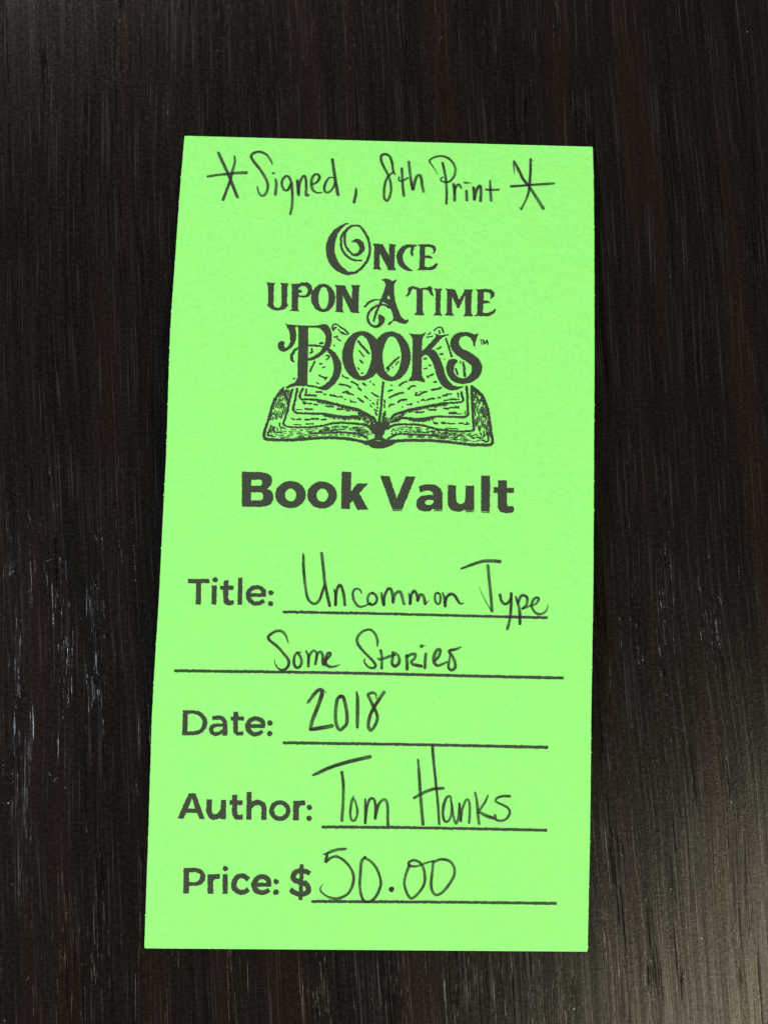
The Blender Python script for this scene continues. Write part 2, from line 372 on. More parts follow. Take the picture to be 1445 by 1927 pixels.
# ------------------------------------------------------------------ print and handwriting
# Coordinates are hundredths of a millimetre on the card, origin at its centre.
# '#name|label|kind' opens a mark; s/b = stroke (x,y,width) with round/blunt ends,
# p = filled shape, rings of (x,y,corner).
DATA = '''#handwritten_star|inked star before the word Signed|pen
s/-3141,6898,57,-3053,6709,57,-2947,6497,57,-2867,6310,57,-2753,6042,57
s/-2846,6845,33,-2833,6718,47,-2877,6512,52,-2900,6359,52,-2961,6155,47,-3009,5982,52
s/-3310,6425,47,-3147,6461,47,-2959,6489,52,-2771,6516,57,-2610,6527,62
#handwritten_word|inked word Signed|pen
s/-2144,6718,29,-2178,6794,43,-2266,6906,48,-2387,6950,48,-2493,6923,48,-2538,6857,52,-2498,6769,52,-2397,6645,52,-2283,6484,52,-2213,6334,52,-2208,6220,47,-2244,6118,47,-2306,6083,42,-2363,6139,38,-2399,6264,24
s/-2067,6416,43,-2050,6290,52,-2061,6117,52
s/-2122,6536,43,-2098,6536,33
s/-1781,6376,47,-1820,6463,47,-1880,6486,47,-1937,6420,47,-1949,6319,47,-1905,6219,47,-1845,6209,47,-1801,6286,47,-1773,6363,47,-1758,6224,47,-1744,6048,47,-1749,5872,47,-1773,5751,47
s/-1668,6405,52,-1654,6279,52,-1634,6128,52
s/-1635,6166,47,-1625,6331,47,-1583,6472,47,-1536,6499,48,-1509,6411,47,-1499,6259,47,-1498,6120,47,-1456,6130,47
s/-1400,6339,43,-1318,6380,43,-1262,6471,48,-1288,6539,43,-1359,6531,48,-1403,6440,52,-1403,6314,52,-1372,6226,47,-1287,6179,33,-1205,6194,19
s/-1008,6486,24,-1072,6491,29,-1140,6399,43,-1167,6284,47,-1145,6202,38,-1074,6204,38,-1006,6290,38,-973,6380,38
s/-1036,6850,53,-997,6608,57,-957,6381,62,-911,6155,57
#handwritten_comma|inked comma|pen
s/-583,6293,33,-580,6192,52,-613,6019,52
#handwritten_word|inked word 8th|pen
s/128,6595,29,91,6686,44,68,6843,49,16,6960,49,-59,6992,49,-127,6963,49,-135,6875,49,-77,6732,49,5,6578,49,53,6422,44,64,6266,44,35,6135,44,-12,6068,44,-58,6131,44,-62,6287,44,-41,6445,44,13,6565,39,109,6647,29
s/255,6718,49,267,6535,49,280,6352,49,303,6183,49
s/210,6546,29,199,6493,34,248,6469,39,370,6533,39
s/383,6855,52,404,6671,52,433,6462,52,468,6307,52,490,6412,52,529,6558,52,590,6599,52,621,6522,52,638,6391,52,669,6275,52
#handwritten_word|inked word Print|pen
s/929,6612,7,858,6741,20,770,6870,35,794,6929,35,929,6990,40,1077,6974,45,1190,6886,44,1248,6756,44,1235,6624,44,1170,6516,39,1084,6474,39,998,6497,34,984,6549,30,1021,6576,25
s/1010,6858,47,1052,6669,47,1079,6486,47,1094,6278,47,1090,6056,47
s/1220,6439,54,1239,6309,54,1241,6127,54
s/1239,6257,44,1262,6388,44,1318,6443,44,1361,6379,44
s/1460,6317,54,1469,6135,54
s/1424,6481,44,1478,6480,30,1540,6477,15
s/1590,6388,52,1598,6283,52,1609,6153,52
s/1609,6166,52,1652,6351,52,1705,6431,52,1730,6353,52,1722,6131,52
s/1897,6543,30,1903,6360,49,1919,6146,54
s/1824,6357,42,1947,6356,42,2058,6366,42
#handwritten_star|inked star after the word Print|pen
s/2345,6943,45,2415,6800,59,2514,6593,54,2613,6465,49,2761,6235,59,2884,6031,64
s/2651,6994,45,2650,6782,50,2633,6518,49,2608,6307,44,2539,6122,35,2478,5998,39
s/2292,6440,54,2539,6467,44,2811,6498,49,3083,6527,50
s/2651,6994,25,2693,6970,20
s/2326,6916,20,2341,6797,20,2346,6686,12
s/2478,5998,30,2448,6028,15
#handwritten_word|inked word Uncommon|pen
s/-1318,-466,19,-1310,-547,46,-1305,-709,51,-1267,-1010,46,-1218,-1239,46,-1141,-1330,46,-1072,-1340,46,-1004,-1269,46,-952,-1094,42,-931,-1013,37
s/-995,-458,53,-965,-654,53,-926,-955,53,-880,-1162,53,-827,-1368,53
s/-759,-1089,23,-729,-1181,46,-724,-1354,51
s/-724,-1343,51,-719,-1135,51,-676,-1018,51,-641,-1017,51,-603,-1109,51,-577,-1224,51,-561,-1350,51
s/-277,-1135,28,-314,-1074,37,-384,-1068,42,-424,-1127,42,-414,-1243,46,-353,-1345,46,-282,-1378,42,-202,-1353,32,-110,-1304,28
s/-77,-1133,42,-135,-1152,42,-165,-1226,42,-151,-1311,42,-89,-1338,42,-28,-1308,42,-1,-1234,42,-32,-1161,42,-87,-1128,42
s/70,-1122,25,92,-1231,49,119,-1333,54
s/119,-1328,49,128,-1182,49,186,-1058,49,235,-1057,49,267,-1154,49,280,-1288,49
s/280,-1276,52,311,-1153,52,364,-1098,52,408,-1106,52,440,-1198,52,472,-1308,52
s/551,-1127,29,583,-1219,54,578,-1300,54
s/577,-1293,49,594,-1158,49,641,-1076,49,679,-1107,49,705,-1192,49,711,-1246,49
s/711,-1241,49,753,-1142,49,803,-1153,49,829,-1226,49,843,-1298,49
s/843,-1306,25,879,-1273,15,903,-1231,7
s/1060,-1098,37,1019,-1123,37,1013,-1209,37,1039,-1281,37,1089,-1292,37,1112,-1219,37,1102,-1133,37,1060,-1098,37
s/1146,-1096,25,1185,-1205,49,1195,-1326,54
s/1194,-1278,44,1221,-1167,49,1294,-1116,49,1356,-1139,49,1407,-1211,49,1457,-1276,39,1519,-1270,20
#handwritten_word|inked word Type|pen
s/1473,-663,40,1630,-600,49,1827,-531,54,2000,-517,59,2148,-523,59
s/1934,-597,52,1954,-769,52,1983,-1014,52,2006,-1209,52,2019,-1392,52
s/1790,-974,5,1836,-1091,10,1912,-1236,15,2001,-1380,20
s/2157,-1107,49,2183,-1205,49,2234,-1264,49,2295,-1251,49,2343,-1176,44,2359,-1090,44
s/2354,-1078,49,2357,-1249,49,2347,-1445,49,2325,-1592,49,2295,-1702,49
s/2436,-1130,30,2467,-1222,49,2501,-1344,49,2513,-1490,54,2515,-1607,49
s/2475,-1246,44,2528,-1123,49,2589,-1109,49,2639,-1157,49,2629,-1267,44,2556,-1342,39
s/2556,-1342,35,2654,-1303,35,2789,-1251,40,2845,-1164,45,2800,-1140,45,2739,-1191,49,2715,-1289,44,2766,-1386,40,2841,-1428,44,2927,-1411,35,2988,-1344,20,3006,-1246,7
#handwritten_word|inked word Some|pen
s/-1520,-2046,10,-1541,-1993,28,-1583,-1892,45,-1649,-1836,49,-1720,-1829,45,-1814,-1872,45,-1876,-1937,49,-1848,-2000,49,-1717,-2098,49,-1598,-2223,49,-1517,-2323,51,-1508,-2411,51,-1557,-2482,49,-1627,-2503,38,-1698,-2466,26,-1745,-2391,18,-1754,-2328,10
s/-1279,-2190,8,-1368,-2198,38,-1416,-2282,46,-1413,-2396,49,-1366,-2459,49,-1309,-2432,49,-1284,-2355,49,-1308,-2267,43,-1362,-2198,44
s/-1213,-2169,31,-1175,-2238,44,-1165,-2340,49,-1166,-2429,49
s/-1168,-2365,43,-1155,-2251,44,-1112,-2180,44,-1068,-2157,38,-1028,-2203,44,-1032,-2299,46,-1046,-2388,44
s/-1037,-2337,38,-1009,-2209,44,-959,-2176,46,-925,-2233,49,-914,-2372,49,-888,-2397,44,-852,-2307,44,-784,-2217,44,-798,-2185,38,-843,-2205,44,-872,-2308,49,-863,-2384,51,-797,-2427,49,-721,-2425,38,-657,-2404,23,-620,-2378,10
#handwritten_word|inked word Stories|pen
s/25,-2057,23,26,-1966,45,-5,-1868,45,-64,-1792,42,-142,-1770,42,-247,-1811,42,-323,-1904,48,-327,-1988,51,-283,-2071,48,-181,-2181,42,-79,-2277,45,-6,-2359,48,-5,-2415,48,-61,-2437,42,-139,-2404,37,-198,-2321,28,-178,-2272,14
s/84,-2126,48,106,-2230,48,111,-2433,48
s/41,-2267,31,62,-2287,37,160,-2257,48,329,-2197,48
s/292,-2156,37,301,-2240,48,287,-2338,51,334,-2393,54,403,-2349,54,415,-2265,51,378,-2189,45,306,-2153,40
s/541,-2206,57,551,-2318,57,554,-2437,57
s/549,-2220,51,611,-2184,51,689,-2175,51,684,-2245,48,628,-2302,48,644,-2351,48,701,-2364,54,800,-2382,57
s/877,-2170,51,866,-2283,51,864,-2409,51
p/829,-2035,0,820,-2060,0,796,-2070,0,772,-2061,0,761,-2037,0,770,-2013,0,794,-2003,0,819,-2012,0
s/820,-2031,17,866,-2025,9
s/1039,-2279,51,1108,-2193,51,1127,-2094,48,1077,-2089,48,1022,-2181,54,1018,-2293,57,1069,-2362,51,1153,-2346,43,1252,-2295,31
s/1488,-2033,28,1403,-2074,48,1283,-2108,51,1334,-2188,51,1386,-2299,54,1388,-2397,51,1326,-2440,48,1275,-2386,45,1287,-2287,37,1299,-2175,28
#handwritten_number|inked number 2018|pen
s/-1167,-3067,18,-1139,-3032,53,-1062,-2922,57,-984,-2841,60,-921,-2828,58,-913,-2890,69,-939,-2993,67,-997,-3165,64,-1071,-3371,64,-1096,-3508,57
s/-1090,-3514,57,-976,-3494,69,-839,-3469,69,-725,-3444,69
s/-880,-2838,18,-833,-2883,9
s/-590,-2934,62,-646,-2987,58,-669,-3181,57,-657,-3385,57,-596,-3509,57,-528,-3473,57,-473,-3393,57,-472,-3234,57,-505,-3064,60,-543,-2951,62,-590,-2929,62
s/-312,-2854,32,-295,-2979,58,-289,-3207,62,-287,-3457,51
s/163,-2844,58,80,-2971,58,2,-3098,60,-63,-3236,58,-94,-3373,55,-92,-3441,58,-56,-3509,51,11,-3439,53,59,-3302,53,33,-3188,53,-21,-3087,55,-82,-2963,53,-113,-2895,53,-39,-2860,51,19,-2881,35,33,-2961,16
#handwritten_word|inked word Tom|pen
s/-1031,-4295,34,-940,-4253,58,-726,-4153,58,-414,-4051,63,-53,-3960,63
s/-530,-4232,51,-500,-4447,51,-496,-4733,51,-507,-5055,51
s/-320,-4646,29,-347,-4730,48,-366,-4897,43,-350,-5028,43,-301,-5058,43,-255,-4991,39,-246,-4871,39,-286,-4729,34,-319,-4682,29
s/-114,-4683,29,-109,-4845,44,-102,-5095,43
s/-103,-5083,43,-81,-4820,44,-36,-4688,44,24,-4675,44,63,-4770,44,65,-5013,44
s/65,-5008,48,112,-4793,48,182,-4696,48,243,-4695,48,277,-4813,48,281,-4980,48,291,-5142,48
#handwritten_word|inked word Hanks|pen
s/783,-3990,34,806,-4229,53,833,-4540,53,864,-4826,53,895,-5093,53
s/1028,-3758,49,1050,-3985,49,1095,-4343,44,1140,-4701,44,1176,-5087,39
s/726,-4649,44,882,-4563,53,1050,-4492,53,1232,-4472,49
s/1370,-4697,29,1356,-4613,39,1296,-4626,49,1250,-4747,49,1235,-4914,44,1269,-5033,44,1330,-5032,39,1376,-4936,39,1384,-4768,34,1370,-4673,29,1397,-4816,39,1426,-4982,39,1471,-5072,44,1509,-4933,39,1517,-4730,34
s/1517,-4730,44,1548,-5028,44
s/1548,-5028,41,1568,-4836,41,1625,-4680,41,1674,-4667,41,1700,-4786,41,1694,-5056,41
s/1785,-4533,34,1820,-4688,49,1841,-4879,49,1865,-5065,49
s/2012,-4576,24,1954,-4709,39,1872,-4830,44,1848,-4879,44
s/1885,-4878,49,2008,-4935,58,2118,-4969,54
s/2390,-4586,49,2268,-4588,44,2171,-4621,39,2148,-4681,39,2247,-4727,39,2357,-4785,39,2396,-4868,39,2349,-4965,39,2252,-5010,39,2160,-4992,39,2141,-4916,44
#handwritten_number|inked number 50.00|pen
s/-811,-5644,21,-697,-5598,53,-574,-5555,50,-429,-5540,43
s/-741,-5625,46,-767,-5766,46,-677,-5694,43,-571,-5674,43,-426,-5759,46,-316,-5898,46,-277,-6037,50,-308,-6196,46,-393,-6320,46,-569,-6389,46,-747,-6343,39,-848,-6240,28,-806,-6148,11
s/-91,-5674,46,-151,-5754,53,-164,-5948,46,-166,-6176,50,-116,-6385,46,-17,-6436,46,88,-6373,46,172,-6222,46,190,-6082,46,128,-5890,46,18,-5751,43,-100,-5683,43
p/425,-6214,0,412,-6248,0,378,-6263,0,344,-6249,0,329,-6216,0,342,-6182,0,375,-6168,0,410,-6181,0
s/678,-5801,53,627,-5934,46,596,-6110,46,645,-6267,46,727,-6362,46,850,-6263,46,943,-6104,46,939,-5910,46,873,-5762,46,764,-5712,46,676,-5740,46,678,-5801,50,803,-5811,32,944,-5761,32,1085,-5718,36
s/1089,-5732,43,1073,-5926,46,1061,-6154,50,1126,-6285,46,1224,-6274,46,1346,-6149,50,1448,-5972,46,1454,-5831,46,1371,-5718,46,1227,-5686,46,1095,-5732,43
#printed_word|heavy printed word Book|toner
p/-2446,949,1,-2119,952,1,-2000,934,0,-1925,871,0,-1909,780,0,-1937,706,0,-1990,655,1,-1916,615,0,-1877,534,0,-1882,442,0,-1943,367,0,-2078,331,1,-2422,327,1/-2277,806,1,-2132,814,0,-2092,793,0,-2084,748,0,-2119,710,0,-2270,700,1/-2272,581,1,-2114,586,0,-2059,547,0,-2057,492,0,-2091,451,0,-2267,441,1
p/-1306,571,0,-1316,496,0,-1352,428,0,-1410,373,0,-1484,337,0,-1566,323,0,-1649,332,0,-1725,365,0,-1787,416,0,-1827,482,0,-1843,556,0,-1833,631,0,-1797,700,0,-1739,755,0,-1666,791,0,-1583,806,0,-1499,796,0,-1423,764,0,-1362,712,0,-1321,646,0/-1476,559,0,-1482,516,0,-1502,478,0,-1533,453,0,-1570,443,0,-1608,451,0,-1641,475,0,-1663,511,0,-1672,554,0,-1666,597,0,-1646,635,0,-1615,660,0,-1578,670,0,-1540,662,0,-1508,639,0,-1485,602,0
p/-756,579,0,-767,504,0,-802,436,0,-858,381,0,-930,345,0,-1011,331,0,-1092,340,0,-1166,372,0,-1225,424,0,-1265,490,0,-1280,565,0,-1270,640,0,-1235,708,0,-1178,763,0,-1107,800,0,-1026,814,0,-944,804,0,-870,772,0,-811,720,0,-771,653,0/-913,569,0,-919,524,0,-940,485,0,-972,459,0,-1011,449,0,-1050,457,0,-1084,482,0,-1107,519,0,-1116,564,0,-1110,609,0,-1089,647,0,-1057,674,0,-1018,684,0,-979,676,0,-945,651,0,-922,614,0
p/-685,998,1,-517,997,1,-510,648,1,-402,794,1,-210,803,1,-364,621,1,-197,332,1,-388,322,1,-475,490,1,-519,439,1,-520,336,1,-676,332,1
#printed_word|heavy printed word Vault|toner
p/-4,943,1,164,943,1,302,547,1,454,943,1,626,948,1,402,349,1,230,344,1
p/681,769,1,772,803,0,881,815,0,992,800,0,1075,743,0,1110,661,1,1115,368,1,960,364,1,945,382,1,891,338,0,782,331,0,699,357,0,656,420,0,659,520,0,721,596,0,830,622,0,949,629,1,930,675,0,865,701,0,783,689,0,716,660,1/805,506,0,851,531,0,955,534,1,947,486,0,898,448,0,825,452,0,800,478,0
p/1202,811,1,1349,810,1,1353,567,1,1373,503,0,1428,477,0,1492,506,0,1518,581,1,1520,811,1,1670,811,1,1677,365,1,1522,360,1,1512,388,1,1440,345,0,1330,346,0,1237,399,0,1205,489,1
p/1791,994,1,1952,998,1,1957,363,1,1800,359,1
p/2091,919,1,2253,923,1,2255,790,1,2383,794,1,2379,702,1,2256,698,1,2258,500,1,2281,460,0,2327,468,0,2373,466,1,2392,393,1,2337,346,0,2227,337,0,2135,368,0,2098,440,1,2091,694,1,2021,692,1,2019,791,1,2093,793,1
b/234,329,13,398,334,13
b/964,347,13,1110,351,13
b/1527,344,13,1674,348,13
b/1806,342,13,1952,346,13
#printed_word|bold printed word Title|toner
p/-3315,-964,1,-2939,-954,1,-2936,-1028,1,-3077,-1036,1,-3066,-1404,1,-3158,-1407,1,-3166,-1038,1,-3311,-1042,1
p/-2895,-1069,1,-2803,-1066,1,-2801,-1398,1,-2882,-1400,1
p/-2789,-967,0,-2802,-1001,0,-2835,-1016,0,-2870,-1003,0,-2885,-969,0,-2873,-935,0,-2839,-919,0,-2804,-933,0
p/-2684,-976,1,-2599,-974,1,-2602,-1066,1,-2510,-1064,1,-2512,-1137,1,-2599,-1140,1,-2599,-1273,1,-2569,-1323,0,-2505,-1317,1,-2491,-1381,1,-2548,-1403,0,-2629,-1401,0,-2677,-1349,1,-2692,-1142,1,-2743,-1134,1,-2745,-1069,1,-2688,-1068,1
p/-2439,-923,1,-2363,-921,1,-2352,-1394,1,-2433,-1396,1
b/-2243,-1221,60,-1964,-1214,60
b/-1979,-1244,74,-1992,-1138,74,-2056,-1087,69,-2126,-1082,69,-2201,-1107,74,-2247,-1172,78,-2247,-1253,78,-2205,-1326,74,-2130,-1363,69,-2042,-1352,69,-1970,-1309,65
p/-1811,-1169,0,-1823,-1201,0,-1855,-1216,0,-1888,-1203,0,-1903,-1171,0,-1891,-1138,0,-1859,-1124,0,-1825,-1136,0
p/-1811,-1358,0,-1824,-1390,0,-1856,-1405,0,-1889,-1392,0,-1903,-1360,0,-1891,-1327,0,-1859,-1313,0,-1826,-1325,0
#printed_word|bold printed word Date|toner
p/-3307,-3232,1,-3123,-3225,1,-3008,-3250,0,-2917,-3324,0,-2877,-3430,0,-2903,-3538,0,-2982,-3621,0,-3095,-3655,1,-3303,-3659,1/-3222,-3293,1,-3121,-3288,0,-3031,-3320,0,-2971,-3388,0,-2968,-3489,0,-3016,-3559,0,-3110,-3586,0,-3211,-3588,1
b/-2795,-3365,63,-2725,-3348,70,-2649,-3346,70,-2591,-3386,76,-2572,-3480,79,-2566,-3650,79
s/-2607,-3472,51,-2721,-3475,61,-2790,-3504,63,-2806,-3567,70,-2767,-3616,63,-2690,-3621,61,-2603,-3569,51
b/-2393,-3237,76,-2388,-3564,76
b/-2389,-3539,76,-2377,-3589,74,-2342,-3614,66,-2253,-3606,63
b/-2478,-3355,66,-2249,-3350,66
b/-2143,-3477,64,-1889,-3472,64
b/-1914,-3491,70,-1930,-3397,74,-2014,-3349,70,-2103,-3357,74,-2170,-3421,79,-2180,-3497,79,-2146,-3572,79,-2069,-3614,70,-1993,-3606,70,-1920,-3561,58
p/-1751,-3416,0,-1764,-3449,0,-1796,-3464,0,-1830,-3451,0,-1845,-3418,0,-1832,-3385,0,-1799,-3371,0,-1766,-3383,0
p/-1747,-3601,0,-1760,-3635,0,-1794,-3650,0,-1829,-3637,0,-1844,-3603,0,-1831,-3569,0,-1797,-3554,0,-1763,-3568,0
#printed_word|bold printed word Author|toner
p/-3331,-5078,1,-3155,-4642,1,-3035,-4645,1,-2864,-5076,1,-2955,-5078,1,-2999,-4976,1,-3184,-4975,1,-3228,-5076,1/-3153,-4903,1,-3033,-4906,1,-3096,-4731,1
b/-2796,-4742,91,-2796,-4944,91,-2745,-5031,91,-2661,-5029,91,-2591,-4976,91,-2546,-4892,91
b/-2551,-4744,86,-2547,-5075,86
b/-2362,-4655,87,-2358,-4971,86
b/-2359,-4948,82,-2325,-5030,82,-2213,-5028,82
b/-2446,-4790,77,-2225,-4786,77
b/-2118,-4603,82,-2108,-5073,82
b/-2109,-4871,84,-2033,-4791,84,-1925,-4785,84,-1857,-4855,84,-1851,-5073,84
p/-1396,-4905,0,-1405,-4966,0,-1435,-5019,0,-1483,-5059,0,-1542,-5082,0,-1605,-5083,0,-1666,-5063,0,-1715,-5025,0,-1749,-4972,0,-1762,-4912,0,-1753,-4852,0,-1723,-4798,0,-1675,-4758,0,-1616,-4736,0,-1553,-4735,0,-1492,-4754,0,-1442,-4793,0,-1409,-4845,0/-1478,-4907,0,-1487,-4950,0,-1514,-4986,0,-1554,-5006,0,-1598,-5006,0,-1640,-4988,0,-1669,-4954,0,-1680,-4911,0,-1671,-4867,0,-1644,-4832,0,-1604,-4812,0,-1560,-4811,0,-1518,-4830,0,-1489,-4864,0
b/-1307,-4737,92,-1297,-5070,91
b/-1296,-4868,75,-1250,-4783,75,-1147,-4769,75
p/-1027,-4846,0,-1040,-4880,0,-1073,-4894,0,-1108,-4881,0,-1123,-4848,0,-1110,-4814,0,-1076,-4799,0,-1042,-4812,0
p/-1026,-5029,0,-1039,-5063,0,-1073,-5078,0,-1107,-5064,0,-1122,-5031,0,-1109,-4997,0,-1076,-4982,0,-1041,-4996,0
#printed_word|bold printed word Price|toner
p/-3199,-5915,1,-2987,-5903,1,-2871,-5949,0,-2822,-6046,0,-2856,-6160,0,-2960,-6214,1,-3094,-6216,1,-3095,-6342,1,-3188,-6344,1/-3102,-5986,1,-2993,-5981,0,-2921,-6015,0,-2908,-6055,0,-2931,-6121,0,-2995,-6149,0,-3097,-6151,1
b/-2738,-6012,93,-2727,-6344,93
b/-2718,-6133,65,-2671,-6056,82,-2573,-6045,75
b/-2484,-6007,85,-2474,-6340,85
p/-2436,-5909,0,-2449,-5941,0,-2481,-5955,0,-2514,-5943,0,-2528,-5911,0,-2516,-5878,0,-2484,-5864,0,-2451,-5877,0
b/-2080,-6090,79,-2163,-6034,82,-2262,-6044,82,-2324,-6134,90,-2321,-6232,90,-2254,-6296,85,-2155,-6307,82,-2075,-6257,79
b/-1970,-6177,62,-1692,-6172,62
b/-1729,-6192,82,-1743,-6092,82,-1819,-6041,79,-1917,-6054,82,-1983,-6145,90,-1968,-6242,90,-1893,-6302,82,-1803,-6304,79,-1722,-6257,72
p/-1562,-6118,0,-1574,-6150,0,-1606,-6164,0,-1639,-6151,0,-1654,-6119,0,-1641,-6087,0,-1609,-6073,0,-1576,-6086,0
p/-1557,-6296,0,-1570,-6331,0,-1604,-6346,0,-1640,-6332,0,-1655,-6298,0,-1642,-6263,0,-1607,-6249,0,-1572,-6262,0
#printed_dollar_sign|bold printed dollar sign|toner
b/-1176,-5813,63,-1180,-6423,62
b/-1029,-5969,82,-1115,-5934,82,-1230,-5928,86,-1311,-5995,90,-1300,-6076,90,-1192,-6123,90,-1092,-6153,90,-1049,-6234,90,-1096,-6308,85,-1202,-6326,85,-1294,-6295,82,-1361,-6244,79
#writing_rule|writing rule under the title|toner
b/-1643,-1498,43,-82,-1488,43,1785,-1489,43,3004,-1487,45
#writing_rule|writing rule under the second title line|toner
b/-3485,-2558,46,-1719,-2539,46,-55,-2528,46,1804,-2532,47,3298,-2531,47
#writing_rule|writing rule under the date|toner
b/-1569,-3751,46,-22,-3739,46,1550,-3733,46,3045,-3734,51
#writing_rule|writing rule under the author|toner
b/-856,-5174,46,475,-5158,46,1858,-5155,46,3052,-5156,46
#writing_rule|writing rule under the price|toner
b/-994,-6443,46,49,-6430,46,1611,-6414,46,3244,-6404,46
#logo_word|ornate printed word Once|toner
s/-685,5603,9,-742,5593,24,-808,5554,47,-874,5495,74,-939,5414,101,-989,5306,135,-1015,5192,151,-1019,5093,154,-1002,4988,161,-962,4884,161,-899,4788,141,-830,4727,121,-754,4681,97,-687,4651,70,-606,4654,47,-527,4681,44,-448,4747,44,-383,4826,44,-338,4905,44,-310,4991,44,-296,5090,42,-302,5196,42,-322,5287,42,-358,5378,42,-407,5454,42,-463,5527,40,-525,5568,40,-593,5567,37,-659,5549,40,-712,5500,44,-748,5449,51,-763,5371,40,-762,5286,40,-751,5215,40,-721,5139,40,-679,5077,40,-624,5022,40,-569,4999,44,-509,5019,60,-464,5070,77,-440,5127,91,-454,5197,98,-489,5249,101,-537,5276,74,-584,5271,47,-634,5251,11
s/-745,5471,34,-797,5405,40,-825,5326,40,-829,5241,40,-819,5156,40,-787,5073,40,-731,4997,40,-655,4937,40,-587,4904,40,-520,4899,34,-436,4901,24
p/-244,5231,1,-67,5234,1,-32,5177,1,56,5012,1,55,5206,1,31,5241,1,178,5232,1,162,5183,1,159,4805,1,197,4736,1,46,4731,1,28,4783,1,-113,5059,1,-110,4795,1,-75,4735,1,-248,4741,1,-215,4774,1,-217,5170,1
s/549,5218,27,456,5217,51,356,5190,76,282,5108,104,250,5001,111,278,4879,104,347,4802,84,415,4761,59,483,4740,20
p/456,5238,1,554,5233,1,521,5196,1,489,5098,1,502,5036,1,478,5000,1,442,5078,1,457,5185,1
p/574,5242,1,759,5258,1,844,5252,1,904,5218,1,917,5157,1,894,5094,1,847,5071,1,872,5120,1,837,5189,1,777,5205,1,713,5197,1,713,5038,1,789,5041,1,848,5013,1,852,4978,1,781,4984,1,717,4991,1,713,4824,1,784,4812,1,868,4846,1,926,4901,1,955,4885,1,919,4804,1,852,4762,1,567,4748,1,616,4794,1,617,5199,1
#logo_word|ornate printed word Upon|toner
p/-2159,4427,1,-1985,4425,1,-2010,4392,1,-2010,4026,1,-1985,3971,1,-1931,3952,1,-1878,3974,1,-1862,4023,1,-1879,4388,1,-1908,4427,1,-1735,4425,1,-1769,4392,1,-1766,4042,1,-1742,4011,1,-1785,3946,1,-1860,3912,1,-1936,3901,1,-2029,3922,1,-2107,3975,1,-2124,4006,1,-2106,4030,1,-2120,4356,1
p/-1719,4410,1,-1559,4423,1,-1513,4449,1,-1391,4448,1,-1335,4399,1,-1314,4319,1,-1330,4239,1,-1381,4182,1,-1457,4158,1,-1565,4175,1,-1564,3945,1,-1532,3899,1,-1715,3908,1,-1675,3941,1,-1692,4371,1/-1568,4335,1,-1511,4380,1,-1442,4376,1,-1402,4324,1,-1402,4253,1,-1451,4203,1,-1535,4204,1,-1558,4211,1
p/-1507,4281,0,-1516,4258,0,-1537,4248,0,-1559,4257,0,-1569,4279,0,-1560,4302,0,-1539,4312,0,-1517,4303,0
p/-900,4174,0,-905,4104,0,-925,4039,0,-957,3983,0,-1001,3939,0,-1052,3911,0,-1108,3900,0,-1165,3907,0,-1218,3932,0,-1264,3973,0,-1301,4027,0,-1325,4090,0,-1335,4159,0,-1330,4229,0,-1310,4294,0,-1277,4351,0,-1234,4395,0,-1182,4423,0,-1126,4434,0,-1069,4427,0,-1016,4402,0,-970,4361,0,-933,4307,0,-909,4243,0/-1018,4170,0,-1020,4106,0,-1031,4048,0,-1050,4001,0,-1075,3971,0,-1103,3960,0,-1131,3969,0,-1158,3998,0,-1180,4043,0,-1195,4100,0,-1201,4164,0,-1199,4228,0,-1188,4286,0,-1169,4333,0,-1144,4363,0,-1116,4374,0,-1088,4365,0,-1061,4336,0,-1039,4291,0,-1024,4234,0
p/-914,4421,1,-729,4416,1,-712,4372,1,-599,4168,1,-597,4383,1,-622,4431,1,-445,4429,1,-470,4380,1,-473,3965,1,-450,3902,1,-599,3905,1,-623,3944,1,-762,4226,1,-758,3956,1,-737,3906,1,-905,3911,1,-876,3944,1,-884,4366,1
#logo_word|ornate printed word A with a curl|toner
p/-69,4543,1,-10,4572,0,63,4568,0,124,4532,1,192,4560,0,220,4552,1,185,4513,0,163,4421,0,165,4304,0,184,4204,0,206,4105,0,253,3982,0,295,3884,0,345,3828,0,393,3796,1,417,3818,0,445,3811,1,426,3760,0,371,3730,0,298,3740,0,234,3766,0,178,3777,0,130,3747,0,103,3700,0,71,3708,1,82,3749,0,130,3780,0,160,3830,1,155,3888,0,125,3970,0,76,4026,1,58,4080,1,-39,4126,1,-83,4137,1,-69,4188,0,-42,4264,0,-9,4381,0,5,4457,0,-16,4507,0/66,4271,1,97,4202,1,80,4174,1,45,4198,1
s/-80,4166,24,-160,4166,28,-248,4136,36,-310,4088,40,-353,4029,40
s/-56,4163,48,-101,4045,36,-154,3911,40,-191,3765,36
s/84,4035,48,-6,4073,38,-86,4069,32,-173,4035,36,-251,3966,40,-297,3873,40,-294,3782,40,-252,3701,40,-171,3663,44,-100,3681,60,-54,3749,88,-47,3807,112,-68,3839,96,-89,3872,48
#logo_word|ornate printed word Time|toner
p/381,4251,1,421,4340,1,419,4418,1,493,4450,1,635,4415,1,747,4429,1,813,4455,1,856,4433,1,862,4345,1,891,4258,1,834,4286,1,786,4372,1,739,4394,1,688,4378,1,690,3980,1,729,3900,1,542,3902,1,578,3957,1,576,4374,1,504,4397,1,467,4342,1,459,4293,1,404,4242,1
p/883,4424,1,964,4413,1,1045,4416,1,1015,4370,1,1014,3971,1,1053,3901,1,884,3905,1,925,3959,1,921,4367,1
p/1090,4421,1,1278,4412,1,1333,4254,1,1361,4225,1,1444,4394,1,1425,4413,1,1613,4419,1,1580,4369,1,1571,3990,1,1609,3913,1,1431,3907,1,1464,3957,1,1454,4297,1,1354,4060,1,1317,4063,1,1220,4269,1,1224,3978,1,1259,3908,1,1094,3916,1,1131,3965,1,1128,4373,1
